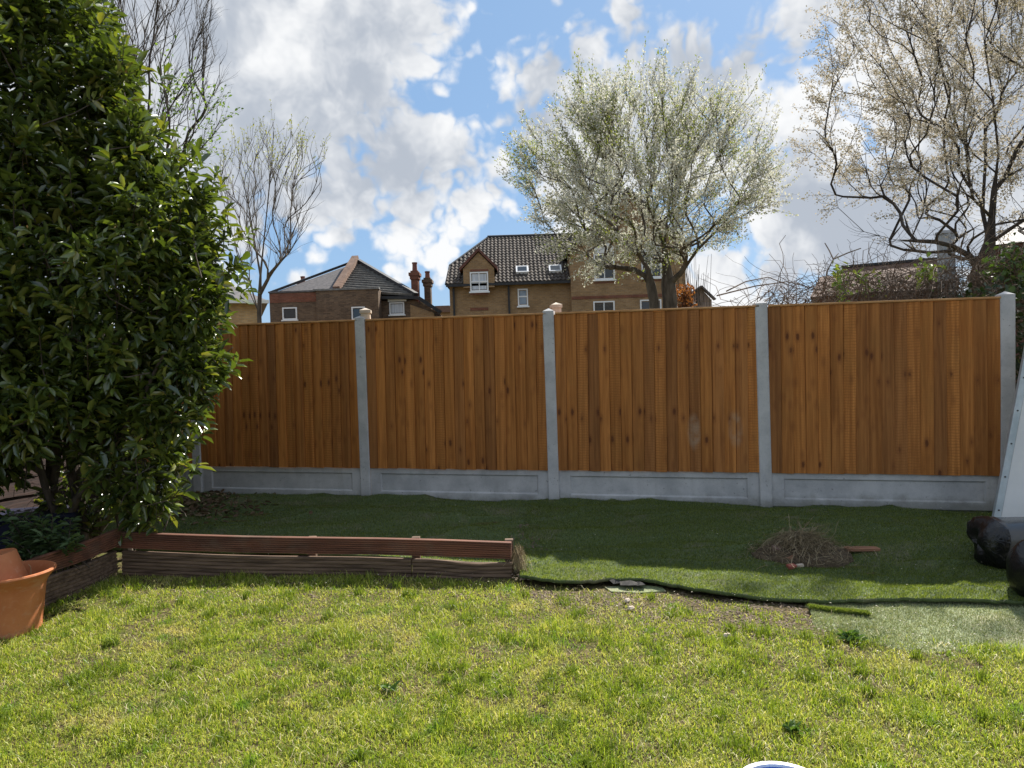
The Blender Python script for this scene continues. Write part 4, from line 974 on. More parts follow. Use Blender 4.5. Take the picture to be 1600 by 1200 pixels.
# --- right hand blossom tree
Yc = 11.5
def c3(px, py, dy=0): return at(px, py, Yc + dy)
org = Vector((c3(1538, 440).x, Yc, 0))
tr = Tree([([Vector((org.x - .1, Yc, -.1)), c3(1533, 430), c3(1546, 380), c3(1553, 300), c3(1560, 240), c3(1552, 160), c3(1540, 80), c3(1535, -20), c3(1530, -120)], -1)], .0042, 1.88)
addlimb(tr, c3(1546, 390), [c3(1535, 330, .3), c3(1540, 250, .5), c3(1538, 180, .6)])
addlimb(tr, c3(1536, 420), [c3(1515, 400), c3(1490, 385, -.2), c3(1462, 378, -.4), c3(1400, 375, -.7), c3(1350, 362, -.9), c3(1310, 325, -1)])
addlimb(tr, c3(1548, 350), [c3(1520, 310, -.3), c3(1480, 285, -.6), c3(1440, 265, -.8), c3(1390, 262, -1)])
addlimb(tr, c3(1555, 280), [c3(1520, 240, -.2), c3(1490, 185, -.4), c3(1440, 165, -.6), c3(1370, 155, -.8), c3(1300, 140, -.9)])
addlimb(tr, c3(1552, 160), [c3(1510, 110, .2), c3(1460, 60, .2), c3(1420, 30, .1)])
addlimb(tr, c3(1553, 300), [c3(1590, 240, .3), c3(1640, 180, .5), c3(1700, 130, .5)])
addlimb(tr, c3(1546, 380), [c3(1590, 350, -.3), c3(1640, 320, -.5), c3(1720, 300, -.5)])
cc = c3(1560, 130); kx = Yc / F
T = ell_targets(cc, (290 * kx, 2.4, 300 * kx), 620, .3)
T = [q for q in T if q.z > c3(1500, 405).z and q.z < c3(1500, -200).z and q.x < c3(1780, 300).x]
tr.attach(T, .05, .7, .22, .07, 8, .35)
e = thing('flowering_tree', 'tall dark limbed tree with sparse pale blossom at the right', 'tree', org)
link('trunk', tr.mesh('trunk', org, .24), M_dbark, e)
mtw, paths = shoots_on(tr, 2600, (.25, .6), org, .6, .12, .022, cc, rad=.0035, wob=.2); o = link('twigs', mtw, M_dbark, e); o['kind'] = 'stuff'
thr = [p for p in paths if p[0].z > c3(1500, 300).z + random.gauss(0, .5)]
P, Dd = along(thr, 25, .02, .25); P = np.repeat(P, 4, 0) + rng.normal(0, .028, (len(P) * 4, 3)); n_ = len(P)
o = link('blossom', quad_cloud('blossom', P - np.array(org), rng.normal(0, 1, (n_, 3)), rng.uniform(.02, .045, n_), rng.uniform(.018, .035, n_)), leafmat('cream_blossom', [(0.55, 0.5, 0.43), (0.72, 0.68, 0.62), (0.42, 0.36, 0.26), (0.28, 0.26, 0.13)], .7, .3, tcol=(1.0, .97, .9)), e); o['kind'] = 'stuff'

# --- slender bare tree left
Yc = 13.0
def c3(px, py, dy=0): return at(px, py, Yc + dy)
org = Vector((c3(405, 480).x, Yc, 0))
tr = Tree([([Vector((org.x, Yc, -.1)), c3(405, 490), c3(407, 430), c3(412, 380), c3(418, 320), c3(424, 260), c3(428, 205)], -1)], .0042, 2.05)
addlimb(tr, c3(408, 420), [c3(398, 380, .1), c3(388, 320, .2), c3(375, 260, .2), c3(380, 225, .3)])
addlimb(tr, c3(412, 380), [c3(430, 330, -.2), c3(445, 280, -.3), c3(455, 235, -.3)])
addlimb(tr, c3(406, 450), [c3(430, 415, -.2), c3(455, 375, -.3), c3(480, 330, -.3), c3(500, 300, -.3)])
addlimb(tr, c3(405, 485), [c3(390, 440, .2), c3(370, 390, .3), c3(355, 340, .4), c3(345, 290, .4)])
addlimb(tr, c3(404, 488), [c3(378, 430, -.2), c3(362, 360, -.2)])
T = []
for _ in range(170):
    a = random.uniform(-1, 1); h = random.random(); x_ = 422 + a * (22 + 78 * h ** .6 * (1.15 - .35 * h)); T.append(c3(x_, 405 - h * 218 + abs(a) * 60 * h, random.gauss(0, .6)))
tr.attach(T, .35, .5, .25, .03, 10, .3)
e = thing('bare_tree', 'slender bare tree with a few green buds beside the dark brick house', 'tree', org)
link('trunk', tr.mesh('trunk', org, .075), M_tbark, e)
mtw, paths = shoots_on(tr, 620, (.2, .55), org, .25, .7, .012, c3(415, 420), rad=.0032); o = link('twigs', mtw, M_tbark, e); o['kind'] = 'stuff'
P, Dd = along([p for p in paths if p[0].z > c3(420, 290).z], 14, .01, .4); n_ = len(P)
o = link('buds', quad_cloud('buds', P - np.array(org), Dd + rng.normal(0, .6, (n_, 3)), rng.uniform(.025, .06, n_), rng.uniform(.012, .025, n_)), leafmat('bud_leaf', [(0.2, 0.22, 0.07), (0.3, 0.3, 0.12), (0.16, 0.2, 0.05)], .5, .4), e); o['kind'] = 'stuff'

# --- big bare tree behind the bush
Yc = 12.0
def c3(px, py, dy=0): return at(px, py, Yc + dy)
org = Vector((c3(120, 500).x, Yc, 0))
tr = Tree([([Vector((org.x, Yc, -.1)), c3(120, 480), c3(125, 350), c3(140, 230), c3(165, 120), c3(190, 20), c3(205, -80)], -1)], .0042, 1.85)
addlimb(tr, c3(140, 230), [c3(185, 160, -.2), c3(230, 90, -.3), c3(260, 30, -.3), c3(285, -40, -.3)])
addlimb(tr, c3(130, 300), [c3(200, 240, -.3), c3(250, 190, -.4), c3(300, 120, -.5), c3(320, 80, -.5)])
addlimb(tr, c3(125, 340), [c3(210, 300, .3), c3(280, 265, .3), c3(330, 215, .3), c3(350, 190, .3)])
addlimb(tr, c3(165, 120), [c3(110, 40, .4), c3(60, -30, .5)])
T = [c3(random.uniform(150, 345), random.uniform(-90, 260), random.gauss(0, .8)) for _ in range(340)]
T = [q for q in T if q.x < c3(345, 200).x - max(0, 1.0 - (q.z - c3(300, 260).z)) * .3]
tr.attach(T, .1, .6, .22, .05, 12, .4)
e = thing('bare_tree', 'large twiggy bare tree rising behind the top of the evergreen bush', 'tree', org)
link('trunk', tr.mesh('trunk', org, .12), M_dbark, e)
mtw, paths = shoots_on(tr, 1300, (.2, .5), org, .5, .35, .012, c3(150, 250), rad=.003, wob=.18, sel=lambda q: q.x > c3(140, 0).x); o = link('twigs', mtw, M_dbark, e); o['kind'] = 'stuff'
pl = [p for p in paths if c3(255, 0).x < p[0].x and c3(300, 290).z < p[0].z < c3(300, 150).z]
P, Dd = along(pl, 8, .015, .3); n_ = len(P)
if n_: o = link('leaves', leaf_mesh('leaves', P - np.array(org), Dd + rng.normal(0, .7, (n_, 3)), rng.uniform(.04, .08, n_), rng.uniform(.025, .04, n_)), leafmat('fresh_leaf', [(0.08, 0.15, 0.03), (0.16, 0.24, 0.05)], .5, .4), e); o['kind'] = 'stuff'

# --- copper shrub and bare shrub by the gable
for px, py, Yq, cols, lab, nm, hw, hh in ((1072, 452, 20, [(0.14, 0.05, 0.025), (0.22, 0.085, 0.035)], 'small coppery leaved shrub at the foot of the gable', 'copper_shrub', 12, 26), (1088, 420, 22, None, 'bare upright shrub right of the gable wall', 'bare_shrub', 22, 75)):
    p = at(px, 470, Yq); b_ = MB(); pts = []
    for i in range(46):
        tp = at(px + random.gauss(0, hw * .6), 470 - random.uniform(.3, 1) * hh, Yq + random.gauss(0, .3)) - Vector((p.x, Yq, 0)); bs = Vector((random.gauss(0, .1), random.gauss(0, .1), 0)); path = [bs, bs.lerp(tp, .5) + Vector((random.gauss(0, .06), 0, .1)), tp]; b_.tube(path, [.012, .009, .005], 4); pts.append(path)
    e = thing(nm, lab, 'shrub', (p.x, Yq, 0)); b_.obj('stems', M_dbark, e, fix=False)
    if cols:
        P, Dd = along(pts, 10, .04, .6); n_ = len(P); o = link('leaves', quad_cloud('leaves', P, Dd + rng.normal(0, .7, (n_, 3)), np.full(n_, .1), np.full(n_, .06)), leafmat('copper_leaf', cols, .5, .4), e); o['kind'] = 'stuff'

# --- tangle of cut branches and brambles behind the fence, right
M_deadtw = noisy('dead_twig', (0.11, 0.075, 0.055), (0.28, 0.21, 0.15), 12, .9)
e = thing('bramble_tangle', 'tangle of dead brambles and cut twigs spilling over the fence at the right', 'brambles', (3.4, 7.4, 0.0)); el = Vector(e.location)
# height of the tangle's top by pixel column
topx = [1130, 1180, 1240, 1290, 1330, 1400, 1440, 1500, 1560, 1640]; topy = [462, 452, 440, 438, 425, 425, 415, 412, 400, 380]
def bramble():
    px = (random.uniform(1195, 1640) if random.random() < .5 else random.uniform(1325, 1620)) if random.random() < .97 else random.uniform(1130, 1300); ty = np.interp(px, topx, topy); Yq = random.uniform(6.95, 8.2)
    p = at(px, random.uniform(ty + 4, 500), Yq) - el; d = Vector((random.gauss(0, 1), random.gauss(0, .5), random.gauss(.1, .55))).normalized(); out = [p]; L_ = random.uniform(.05, .13)
    for _ in range(6):
        d = (d + Vector((random.gauss(0, .3), random.gauss(0, .3), random.gauss(-.12, .28)))).normalized(); out.append(out[-1] + d * L_)
    return [q if FN[0] * (q.x + el.x - FP[0]) + FN[1] * (q.y + el.y - FP[1]) > 0.08 else q + Vector((FN[0], FN[1], 0)) * (0.08 - (FN[0] * (q.x + el.x - FP[0]) + FN[1] * (q.y + el.y - FP[1]))) for q in out]
straw_bundle('stems', None, bramble, 1900, .0035, M_deadtw, 'stuff', e)
b_ = MB()
for pts in (((1120, 462), (1180, 447), (1230, 440), (1290, 455), (1330, 462)), ((1135, 455), (1165, 440), (1200, 433), (1250, 452)), ((1285, 462), (1292, 425), (1302, 405), (1310, 396)), ((1302, 405), (1296, 392), (1289, 380)), ((1302, 405), (1325, 395), (1345, 388)),
            ((1425, 458), (1480, 440), (1530, 425), (1570, 405)), ((1560, 445), (1585, 448), (1620, 460)), ((1440, 410), (1500, 400), (1540, 420))):
    b_.tube([at(a, c_, 7.35 + .1 * i) - el for i, (a, c_) in enumerate(pts)], [.008 - .0012 * i for i in range(len(pts))], 6)
b_.obj('branch', M_deadtw, e, smooth=True)
def sprig(px, py, sx, sy, n_, label, cols, Yq=7.3, size=(.04, .09)):
    P = np.array([tuple(at(px + random.gauss(0, sx), py + random.gauss(0, sy), Yq + random.gauss(0, .12))) for _ in range(n_)]); o0 = np.array([P[:, 0].mean(), P[:, 1].mean(), 0.0])
    e = thing('ivy_sprig', label, 'ivy', o0)
    o = link('leaves', leaf_mesh('leaves', P - o0, rng.normal(0, 1, (n_, 3)) + np.array([0, -.4, .1]), rng.uniform(*size, n_), rng.uniform(size[0] * .6, size[1] * .55, n_), .9), leafmat('ivy', cols, .4, .3), e); o['kind'] = 'stuff'
    b_ = MB()
    for i in range(0, n_, 9): q = Vector(P[i] - o0); b_.tube([Vector((random.gauss(0, .05), 0, max(.2, q.z - .5))), q * .6 + Vector((0, 0, q.z * .35)), q], [.005, .004, .002], 4)
    b_.obj('stem', M_deadtw, e, fix=False)
yl = [(0.12, 0.2, 0.03), (0.25, 0.33, 0.06), (0.4, 0.42, 0.1)]
sprig(1312, 440, 7, 16, 70, 'bright green ivy sprig in the brambles before the far tiled roof', yl); sprig(1355, 445, 14, 12, 80, 'loose yellow green leaves in the brambles', yl, size=(.03, .06)); sprig(1447, 428, 10, 9, 80, 'yellow green leafy sprig above the fence left of the tree trunk', yl)
sprig(1585, 425, 22, 20, 420, 'dark green ivy clump above the end post', [(0.03, 0.06, 0.015), (0.06, 0.11, 0.02), (0.14, 0.2, 0.04)], 7.2)
# hedge on the right boundary
e = thing('ivy_hedge', 'dark tangled ivy hedge behind the end post at the right edge', 'hedge', (4.6, 6.0, 0)); n_ = 4200
P = np.stack([rng.uniform(-.35, .7, n_), rng.uniform(-.45, 1.5, n_), rng.uniform(.0, 1.9, n_)], -1); P[:, 0] += .25 * (vnoise(P[:, 1] * 2, P[:, 2] * 2, 1.5, 3, 2) - .5) + (P[:, 1] < -.2) * .35
o = link('leaves', leaf_mesh('leaves', P, rng.normal(0, 1, (n_, 3)) + np.array([-.5, -.5, 0]), rng.uniform(.04, .085, n_), rng.uniform(.03, .05, n_), .9), leafmat('hedge_ivy', [(0.018, 0.03, 0.012), (0.03, 0.055, 0.016), (0.06, 0.075, 0.03)], .45, .2), e); o['kind'] = 'stuff'
def hw_():
    p = Vector((random.uniform(-.3, .6), random.uniform(-.4, 1.5), random.uniform(.2, 2.05))); return wisp(p, (.02, .02, .02), (.2, .6), .05)
straw_bundle('stems', None, hw_, 700, .0035, M_deadtw, 'stuff', e)

# ------------------------------------------------------------------ buildings
def brickmat(name, c1, c2, mortar, sc=1.0):
    mt, t, b = material(name); c = coord(t); sx = t.node('ShaderNodeSeparateXYZ'); t.l.new(c, sx.inputs[0]); cb = t.node('ShaderNodeCombineXYZ')
    t.put(cb.inputs[0], t.math('ADD', sx.outputs[0], sx.outputs[1])); t.put(cb.inputs[1], sx.outputs[2])
    br = t.node('ShaderNodeTexBrick'); t.l.new(cb.outputs[0], br.inputs['Vector']); br.inputs['Color1'].default_value = (*c1, 1); br.inputs['Color2'].default_value = (*c2, 1); br.inputs['Mortar'].default_value = (*mortar, 1)
    br.inputs['Scale'].default_value = sc; br.inputs['Brick Width'].default_value = .225; br.inputs['Row Height'].default_value = .075; br.inputs['Mortar Size'].default_value = .008
    n = t.noise(c, 1.2, 5, .65); n2 = t.noise(t.mapping(c, (4, 4, 13)), 1, 3, .6)
    col = t.mix(t.math('MULTIPLY', t.ramp(n, .35, .7), .45), br.outputs[0], tuple(v * .55 for v in c1)); col = t.mix(t.math('MULTIPLY', t.ramp(n2, .5, .7), .4), col, tuple(min(1, v * 1.3) for v in c2))
    t.put(b.inputs['Base Color'], col); b.inputs['Roughness'].default_value = .9; b.inputs['Specular IOR Level'].default_value = .2; bump(t, b, br.outputs['Fac'], -.3, .01); return mt
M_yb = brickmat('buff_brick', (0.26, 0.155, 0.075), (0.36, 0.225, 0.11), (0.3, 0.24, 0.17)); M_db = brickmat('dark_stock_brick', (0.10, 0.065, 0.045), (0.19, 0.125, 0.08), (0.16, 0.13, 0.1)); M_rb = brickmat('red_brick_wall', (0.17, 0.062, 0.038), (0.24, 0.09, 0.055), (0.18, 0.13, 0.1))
M_white2 = noisy('white_upvc', (0.74, 0.75, 0.76), (0.8, 0.8, 0.8), 2, .4); M_black = noisy('black_gutter', (0.012, 0.012, 0.014), (0.03, 0.03, 0.032), 4, .5)
M_curt = noisy('net_curtain', (0.42, 0.45, 0.5), (0.62, 0.65, 0.7), 1.0, .8, stretch=(14, 1, .6)); M_slate = noisy('slate', (0.07, 0.066, 0.068), (0.15, 0.135, 0.135), 6, .7, stretch=(1, 1, 3), bumpk=.3)
M_tile = noisy('concrete_pantile', (0.05, 0.043, 0.038), (0.13, 0.11, 0.095), 3.5, .85, bumpk=.2, spec=.15); M_btile = noisy('brown_tile', (0.10, 0.06, 0.045), (0.2, 0.12, 0.085), 5, .85, stretch=(1, 1, 6), bumpk=.3)
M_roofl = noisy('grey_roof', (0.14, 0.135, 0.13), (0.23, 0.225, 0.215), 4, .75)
mt, t, b = material('window_glass'); M_glass = mt; b.inputs['Base Color'].default_value = (.02, .025, .03, 1); b.inputs['Roughness'].default_value = .06; b.inputs['Specular IOR Level'].default_value = .8
M_trim = noisy('painted_white_trim', (0.68, 0.68, 0.66), (0.76, 0.76, 0.74), 3, .6)
class Bld:
    def __init__(s, name, label, Y, pxc, yaw=0):
        s.Y = Y; p = at(pxc, 500, Y); s.o = Vector((p.x, Y, 0)); s.yaw = yaw * math.atan2(p.x, Y); s.e = thing(name, label, 'house', s.o, -s.yaw)
        s.ux = Vector((math.cos(s.yaw), -math.sin(s.yaw), 0)); s.uy = Vector((math.sin(s.yaw), math.cos(s.yaw), 0))
    def p3(s, px, py, dy=0):
        d = ray(px, py); k = (s.o.dot(s.uy) + dy) / d.dot(s.uy); q = Vector((0, 0, CAMZ)) + d * k - s.o
        return Vector((q.dot(s.ux), q.dot(s.uy), q.z))
    def xz(s, px, py, dy=0): q = s.p3(px, py, dy); return (q.x, q.z)
    def window(s, x0, x1, y0, y1, dy=0, mull=1, trans=None, inner=None, label=None, sill=True):
        (xa, za), (xb, zb) = s.xz(x0, y1, dy), s.xz(x1, y0, dy); f_ = .07; xa, xb = min(xa, xb), max(xa, xb)
        b_ = MB(); yy = dy
        b_.box(xa, xa + f_, yy - .06, yy + .03, za, zb).box(xb - f_, xb, yy - .06, yy + .03, za, zb).box(xa + f_, xb - f_, yy - .06, yy + .03, za, za + f_).box(xa + f_, xb - f_, yy - .06, yy + .03, zb - f_, zb)
        for k in range(1, mull + 1): xm = xa + (xb - xa) * k / (mull + 1); b_.box(xm - .025, xm + .025, yy - .055, yy + .03, za + f_, zb - f_)
        for tz in (trans or []): zt = za + (zb - za) * tz; b_.box(xa + f_, xb - f_, yy - .05, yy + .03, zt - .035, zt + .035)
        w = b_.obj('window', M_white2, s.e)
        xs_ = [xa + f_] + [xa + (xb - xa) * k / (mull + 1) for k in range(1, mull + 1)] + [xb - f_]
        zs_ = [za + f_] + [za + (zb - za) * q for q in (trans or [])] + [zb - f_]
        for i in range(len(xs_) - 1):
            for j in range(len(zs_) - 1): MB().box(xs_[i] + .026, xs_[i + 1] - .026, yy - .02, yy - .012, zs_[j] + .036, zs_[j + 1] - .036).obj('pane', inner or M_glass, w)
        if sill: MB().box(xa - .06, xb + .06, yy - .12, yy - .001, za - .075, za - .002).obj('sill', M_white2, w)
        return w

# house of buff brick with dark tiles (left block) -----------------
B = Bld('brick_house', 'buff brick house with dark pantiled roof, dormer gable and gabled wing', 38.0, 800)
(xl, ze), (xr, _) = B.xz(702, 446), B.xz(891, 441); ze = B.xz(795, 442)[1]
MB().box(xl, xr, 0, 8.0, 0, ze).obj('wall', M_yb, B.e)
DY = 4.0; e0 = -.35
ridL = B.p3(763, 369, DY); ridR = B.p3(990, 366, DY); zr = (ridL.z + ridR.z) / 2
eL = B.xz(697, 447, e0); mL = B.xz(703, 412, 1.3); zE = ze - .02
roofpts_f = [(eL[0], e0, zE), (xr + .3, e0, zE), (ridR.x, DY, zr), (ridL.x, DY, zr), (mL[0], 1.3, zE + (zr - zE) * (1.3 - e0) / (DY - e0))]
vs = roofpts_f + [(x_, 8.0 - y_, z_) for x_, y_, z_ in roofpts_f]
vs = [(x_, y_ + .0, z_ - .06) for x_, y_, z_ in vs]
rf = MB().add(vs, [(0, 1, 2, 3, 4), (9, 8, 7, 6, 5), (0, 4, 9, 5), (4, 3, 8, 9), (1, 6, 7, 2), (3, 2, 7, 8), (0, 5, 6, 1)]).obj('roof', M_tile, B.e)
# pantile courses
NR = 17; vs = []; fs = []
sl_ = Vector((0, DY - e0, zr - zE)); nrm = Vector((0, -(zr - zE), DY - e0)).normalized(); per = .215
for r_ in range(NR):
    f0, f1 = r_ / NR, (r_ + 1.12) / NR
    def lx(f_):
        yq = e0 + (DY - e0) * min(f_, 1)
        return eL[0] + (mL[0] - eL[0]) * (yq - e0) / (1.3 - e0) if yq < 1.3 else mL[0] + (ridL.x - mL[0]) * (yq - 1.3) / (DY - 1.3)
    x_ = math.ceil((max(lx(f0), lx(min(f1, 1))) - .04) / (per / 6)) * per / 6; k = len(vs); cnt = 0; xend = xr + .3 if r_ < NR else xr
    while x_ < xend:
        ph = (x_ / per) % 1.0; hgt = .055 * (0.5 + 0.5 * math.sin(ph * 6.283)) ** 1.3
        for f_, li in ((f0, .055), (f1, .012)):
            q = Vector((0, e0, zE)) + sl_ * min(f_, 1.0) + nrm * (hgt + li); vs.append((x_, q.y, q.z))
        q = Vector((0, e0, zE)) + sl_ * f0 + nrm * -.02; vs.append((x_, q.y, q.z)); cnt += 1; x_ += per / 6
    for i in range(cnt - 1): a = k + 3 * i; fs += [(a, a + 3, a + 4, a + 1), (a + 2, a + 5, a + 3, a)]
o = MB().add(vs, fs).obj('roof_tiles', M_tile, B.e, fix=False); o['kind'] = 'stuff'
MB().tube([(ridL.x - .05, DY, zr + .02), (ridR.x, DY, zr + .02)], [.11, .11], 8).tube([(mL[0], 1.3, vs[0][2] * 0 + roofpts_f[4][2]), (ridL.x, DY, zr)], [.09, .09], 6).tube([(eL[0], e0, zE), (mL[0], 1.3, roofpts_f[4][2])], [.07, .07], 6).obj('ridge', M_black, B.e, smooth=True)
MB().box(eL[0], xr, e0 - .12, e0 - .01, zE - .14, zE - .01).obj('gutter', M_black, B.e)
for px in (709, 795): xq = B.xz(px, 460)[0]; MB().box(xq - .05, xq + .05, -.12, -.02, 0, zE - .15).obj('downpipe', M_black, B.e)
# dormer
(da, dz0), (db, _) = B.xz(725, 446, -.05), B.xz(773, 446, -.05); dzs = B.xz(749, 421, -.05)[1]; dp = B.xz(748, 396, -.05)
MB().prism([(da, ze - .25), (db, ze - .25), (db, dzs), (dp[0], dp[1]), (da, dzs)], -.45, 3.0).obj('dormer', M_yb, B.e)
b_ = MB()
for sgn, xe in ((-1, da), (1, db)):
    b_.add([(xe + sgn * .18, -.55, dzs - .12), (dp[0], -.55, dp[1] + .05), (dp[0], -.55, dp[1] + .22), (xe + sgn * .18, -.55, dzs + .06), (xe + sgn * .18, 3.0, dzs - .12), (dp[0], 3.0, dp[1] + .05), (dp[0], 3.0, dp[1] + .22), (xe + sgn * .18, 3.0, dzs + .06)], [(0, 1, 2, 3), (7, 6, 5, 4), (0, 4, 5, 1), (1, 5, 6, 2), (2, 6, 7, 3), (3, 7, 4, 0)])
b_.obj('dormer_verge', noisy('verge_tile', (0.1, 0.04, 0.03), (0.17, 0.07, 0.05), 5, .8), B.e)
B.window(735, 762.5, 424.5, 456, -.45, 1, [.5], M_curt)
for y0_, y1_ in ((420, 424.3), (457.5, 461)):
    (xa, za), (xb, zb) = B.xz(735, y1_, -.47), B.xz(763, y0_, -.47); MB().box(xa, xb, -.475, -.44, za, zb).obj('brick_band', M_rb, B.e)
B.window(809.5, 824.5, 451, 478.5, 0, 0, [.55], noisy('frosted_pane', (0.2, 0.26, 0.34), (0.3, 0.36, 0.44), 2, .3))
(xa, za), (xb, zb) = B.xz(735, 485.5), B.xz(763, 480); MB().box(xa, xb, -.03, -.001, za, zb).obj('brick_band', M_rb, B.e)
for x0_, x1_, y0_, y1_ in ((807, 825, 419, 431), (858.5, 876.5, 417, 430)):
    fm = ((B.p3((x0_ + x1_) / 2, (y0_ + y1_) / 2, .8).z) - zE) / (zr - zE); cy = e0 + (DY - e0) * fm; cx = (B.p3(x0_, 425, cy).x + B.p3(x1_, 425, cy).x) / 2; hwid = .34; hh_ = .33
    ctr = Vector((cx, cy, zE + (zr - zE) * fm)) + nrm * .12; su = sl_.normalized()
    w = MB()
    def qd(hw1, hh1, t0, t1): return [ctr + Vector((sx_ * hw1, 0, 0)) + su * (sy_ * hh1) + nrm * tt for tt in (t0, t1) for sx_, sy_ in ((-1, -1), (1, -1), (1, 1), (-1, 1))]
    BX = [(3, 2, 1, 0), (4, 5, 6, 7), (0, 1, 5, 4), (1, 2, 6, 5), (2, 3, 7, 6), (3, 0, 4, 7)]
    o = w.add(qd(hwid, hh_, -.1, .05), BX).obj('skylight', M_white2, B.e)
    MB().add(qd(hwid - .09, hh_ - .09, .052, .06), BX).obj('pane', M_glass, o)
# gabled wing
g0 = -.6
(wa, zl), (wb, _) = B.xz(890.5, 391, g0), B.xz(1070, 385, g0); zs_ = B.xz(980, 388, g0)[1]; pk = B.xz(981, 300, g0)
MB().prism([(wa, 0), (wb, 0), (wb, zs_), (pk[0], pk[1]), (wa, zs_)], g0, 7).obj('wing_wall', M_yb, B.e)
b_ = MB()
for sgn, xe in ((-1, wa), (1, wb)):
    sx_ = (pk[1] - zs_) / abs(pk[0] - xe); xo = xe + sgn * .25; zo = zs_ - sx_ * .25
    b_.add([(xo, g0 - .25, zo), (pk[0], g0 - .25, pk[1]), (pk[0], g0 - .25, pk[1] + .22), (xo, g0 - .25, zo + .22), (xo, 7, zo), (pk[0], 7, pk[1]), (pk[0], 7, pk[1] + .22), (xo, 7, zo + .22)], BX)
b_.obj('wing_roof', M_tile, B.e)
for x0_, x1_, yt, yb in ((928.5, 959.5, 396, 437.5), (1002.5, 1033, 394.5, 434.5)):
    B.window(x0_, x1_, yt, yb, g0, 1, [.5])
    (xa, za), (xb, _) = B.xz(x0_, yt - .3, g0), B.xz(x1_, yt - .3, g0); zt = B.xz(x0_, yt - 17, g0)[1]; xm = (xa + xb) / 2; hw1 = (xb - xa) / 2
    MB().prism([(xm + hw1, za)] + [(xm + hw1 * math.cos(a), za + .15 + (zt - za - .15) * math.sin(a)) for a in np.linspace(0, math.pi, 13)] + [(xm - hw1, za)], g0 - .05, g0 - .001).obj('arch_panel', M_trim, B.e)
    (xa, za), (xb, zb) = B.xz(x0_, yb + 5.5, g0), B.xz(x1_, yb + 2.5, g0); MB().box(xa, xb, g0 - .03, g0 - .001, za, zb).obj('brick_band', M_rb, B.e)
for x0_, x1_, yt in ((928, 960, 470), (1001, 1033, 467.5)): B.window(x0_, x1_, yt, yt + 42, g0, 1, [.5])
(xa, za), (xb, zb) = B.xz(891, 468, g0), B.xz(1069, 458.5, g0); zc = B.xz(980, 463, g0)[1]; MB().box(wa + .01, wb - .01, g0 - .025, g0 - .001, zc - .08, zc + .08).obj('brick_band', M_rb, B.e)

# dark stock brick house --------------------------------------------
B = Bld('stock_brick_house', 'dark stock brick house with slate hip roof and two tall chimneys', 40.0, 520)
(xa, _), (xm, _), (xb, _) = B.xz(421, 470), B.xz(495, 470), B.xz(592, 470); z1 = B.xz(458, 457)[1]; z2 = B.xz(545, 453.5)[1]
MB().box(xa, xm, 0, 3, 0, z1).obj('wall', M_db, B.e); MB().box(xm, xb, -.15, 3, 0, z2).obj('wall', M_db, B.e)
MB().box(xa - .04, xm - .16, -.06, .25, z1 + .002, z1 + .09).obj('coping', M_slate, B.e); MB().box(xm - .15, xb + .06, -.22, .2, z2 + .002, z2 + .1).obj('coping', M_roofl, B.e)
(ra, rz0), (rb, rz1) = B.xz(422, 459, -.03), B.xz(492, 472, -.03); MB().box(xa + .02, xm - .02, -.03, -.001, z1 - .55, z1 - .05).obj('brick_patch', M_rb, B.e)
ap = B.p3(557, 410, 4.5); zb_ = z2 - .35; lf_ = B.p3(424, 459, .8); rt_ = B.p3(650, 466, .8); mid = B.p3(527, 458, .8); rt2 = B.p3(648, 463, .8)
zb1 = lf_.z; back = Vector((0, 8, 0))
MB().add([lf_, Vector((mid.x, .8, zb1)), ap, Vector((lf_.x, 9, zb1)), Vector((mid.x, 9, zb1))], [(0, 1, 2), (0, 2, 3), (3, 2, 4), (0, 3, 4, 1), (1, 4, 2)]).obj('roof', M_slate, B.e)
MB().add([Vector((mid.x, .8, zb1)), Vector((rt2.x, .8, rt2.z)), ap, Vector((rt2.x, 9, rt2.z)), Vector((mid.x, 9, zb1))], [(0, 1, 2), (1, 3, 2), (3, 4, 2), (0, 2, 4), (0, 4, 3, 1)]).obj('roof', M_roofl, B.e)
# tile courses of the right slope, stepped
vs = []; A0 = Vector((mid.x, .8, zb1)); B0 = Vector((rt2.x, .8, rt2.z)); nn = (B0 - A0).cross(ap - A0).normalized(); nn = nn if nn.y < 0 else -nn
crs = MB(); NRr = 14
for i in range(NRr):
    f0, f1 = i / NRr, (i + 1.0) / NRr
    a0, b0_ = A0.lerp(ap, f0), B0.lerp(ap, f0); a1, b1_ = A0.lerp(ap, f1), B0.lerp(ap, f1)
    crs.add([a0 + nn * .16, b0_ + nn * .16, b1_ + nn * .03, a1 + nn * .03, a0 + nn * .01, b0_ + nn * .01], [(0, 1, 2, 3), (4, 5, 1, 0)])
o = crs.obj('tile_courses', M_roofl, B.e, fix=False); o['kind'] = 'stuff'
MB().bar(Vector((mid.x, .7, zb1 + .1)), ap + Vector((-.02, -.1, .22)), .4, .4).obj('parapet', brickmat('parapet_brick', (0.17, 0.10, 0.072), (0.27, 0.17, 0.125), (0.24, 0.2, 0.17)), B.e)
MB().bar(ap + Vector((.1, -.1, .12)), Vector((rt2.x + .1, .7, rt2.z + .1)), .3, .18).bar(ap + Vector((-.3, .1, .05)), lf_ + Vector((-.1, 0, .06)), .2, .14).obj('verge', M_black, B.e)
(xc, zc) = B.xz(592, 466, 1); (xd, zd) = B.xz(655, 466, 1); xe_, ze_ = B.xz(687, 489, 1)
MB().prism([(xc, 0), (xe_ - .2, 0), (xe_ - .2, ze_ + .1), (xd - .3, zd - .1), (xc, zd - .1)], 1.0, 8).obj('side_wall', M_db, B.e)
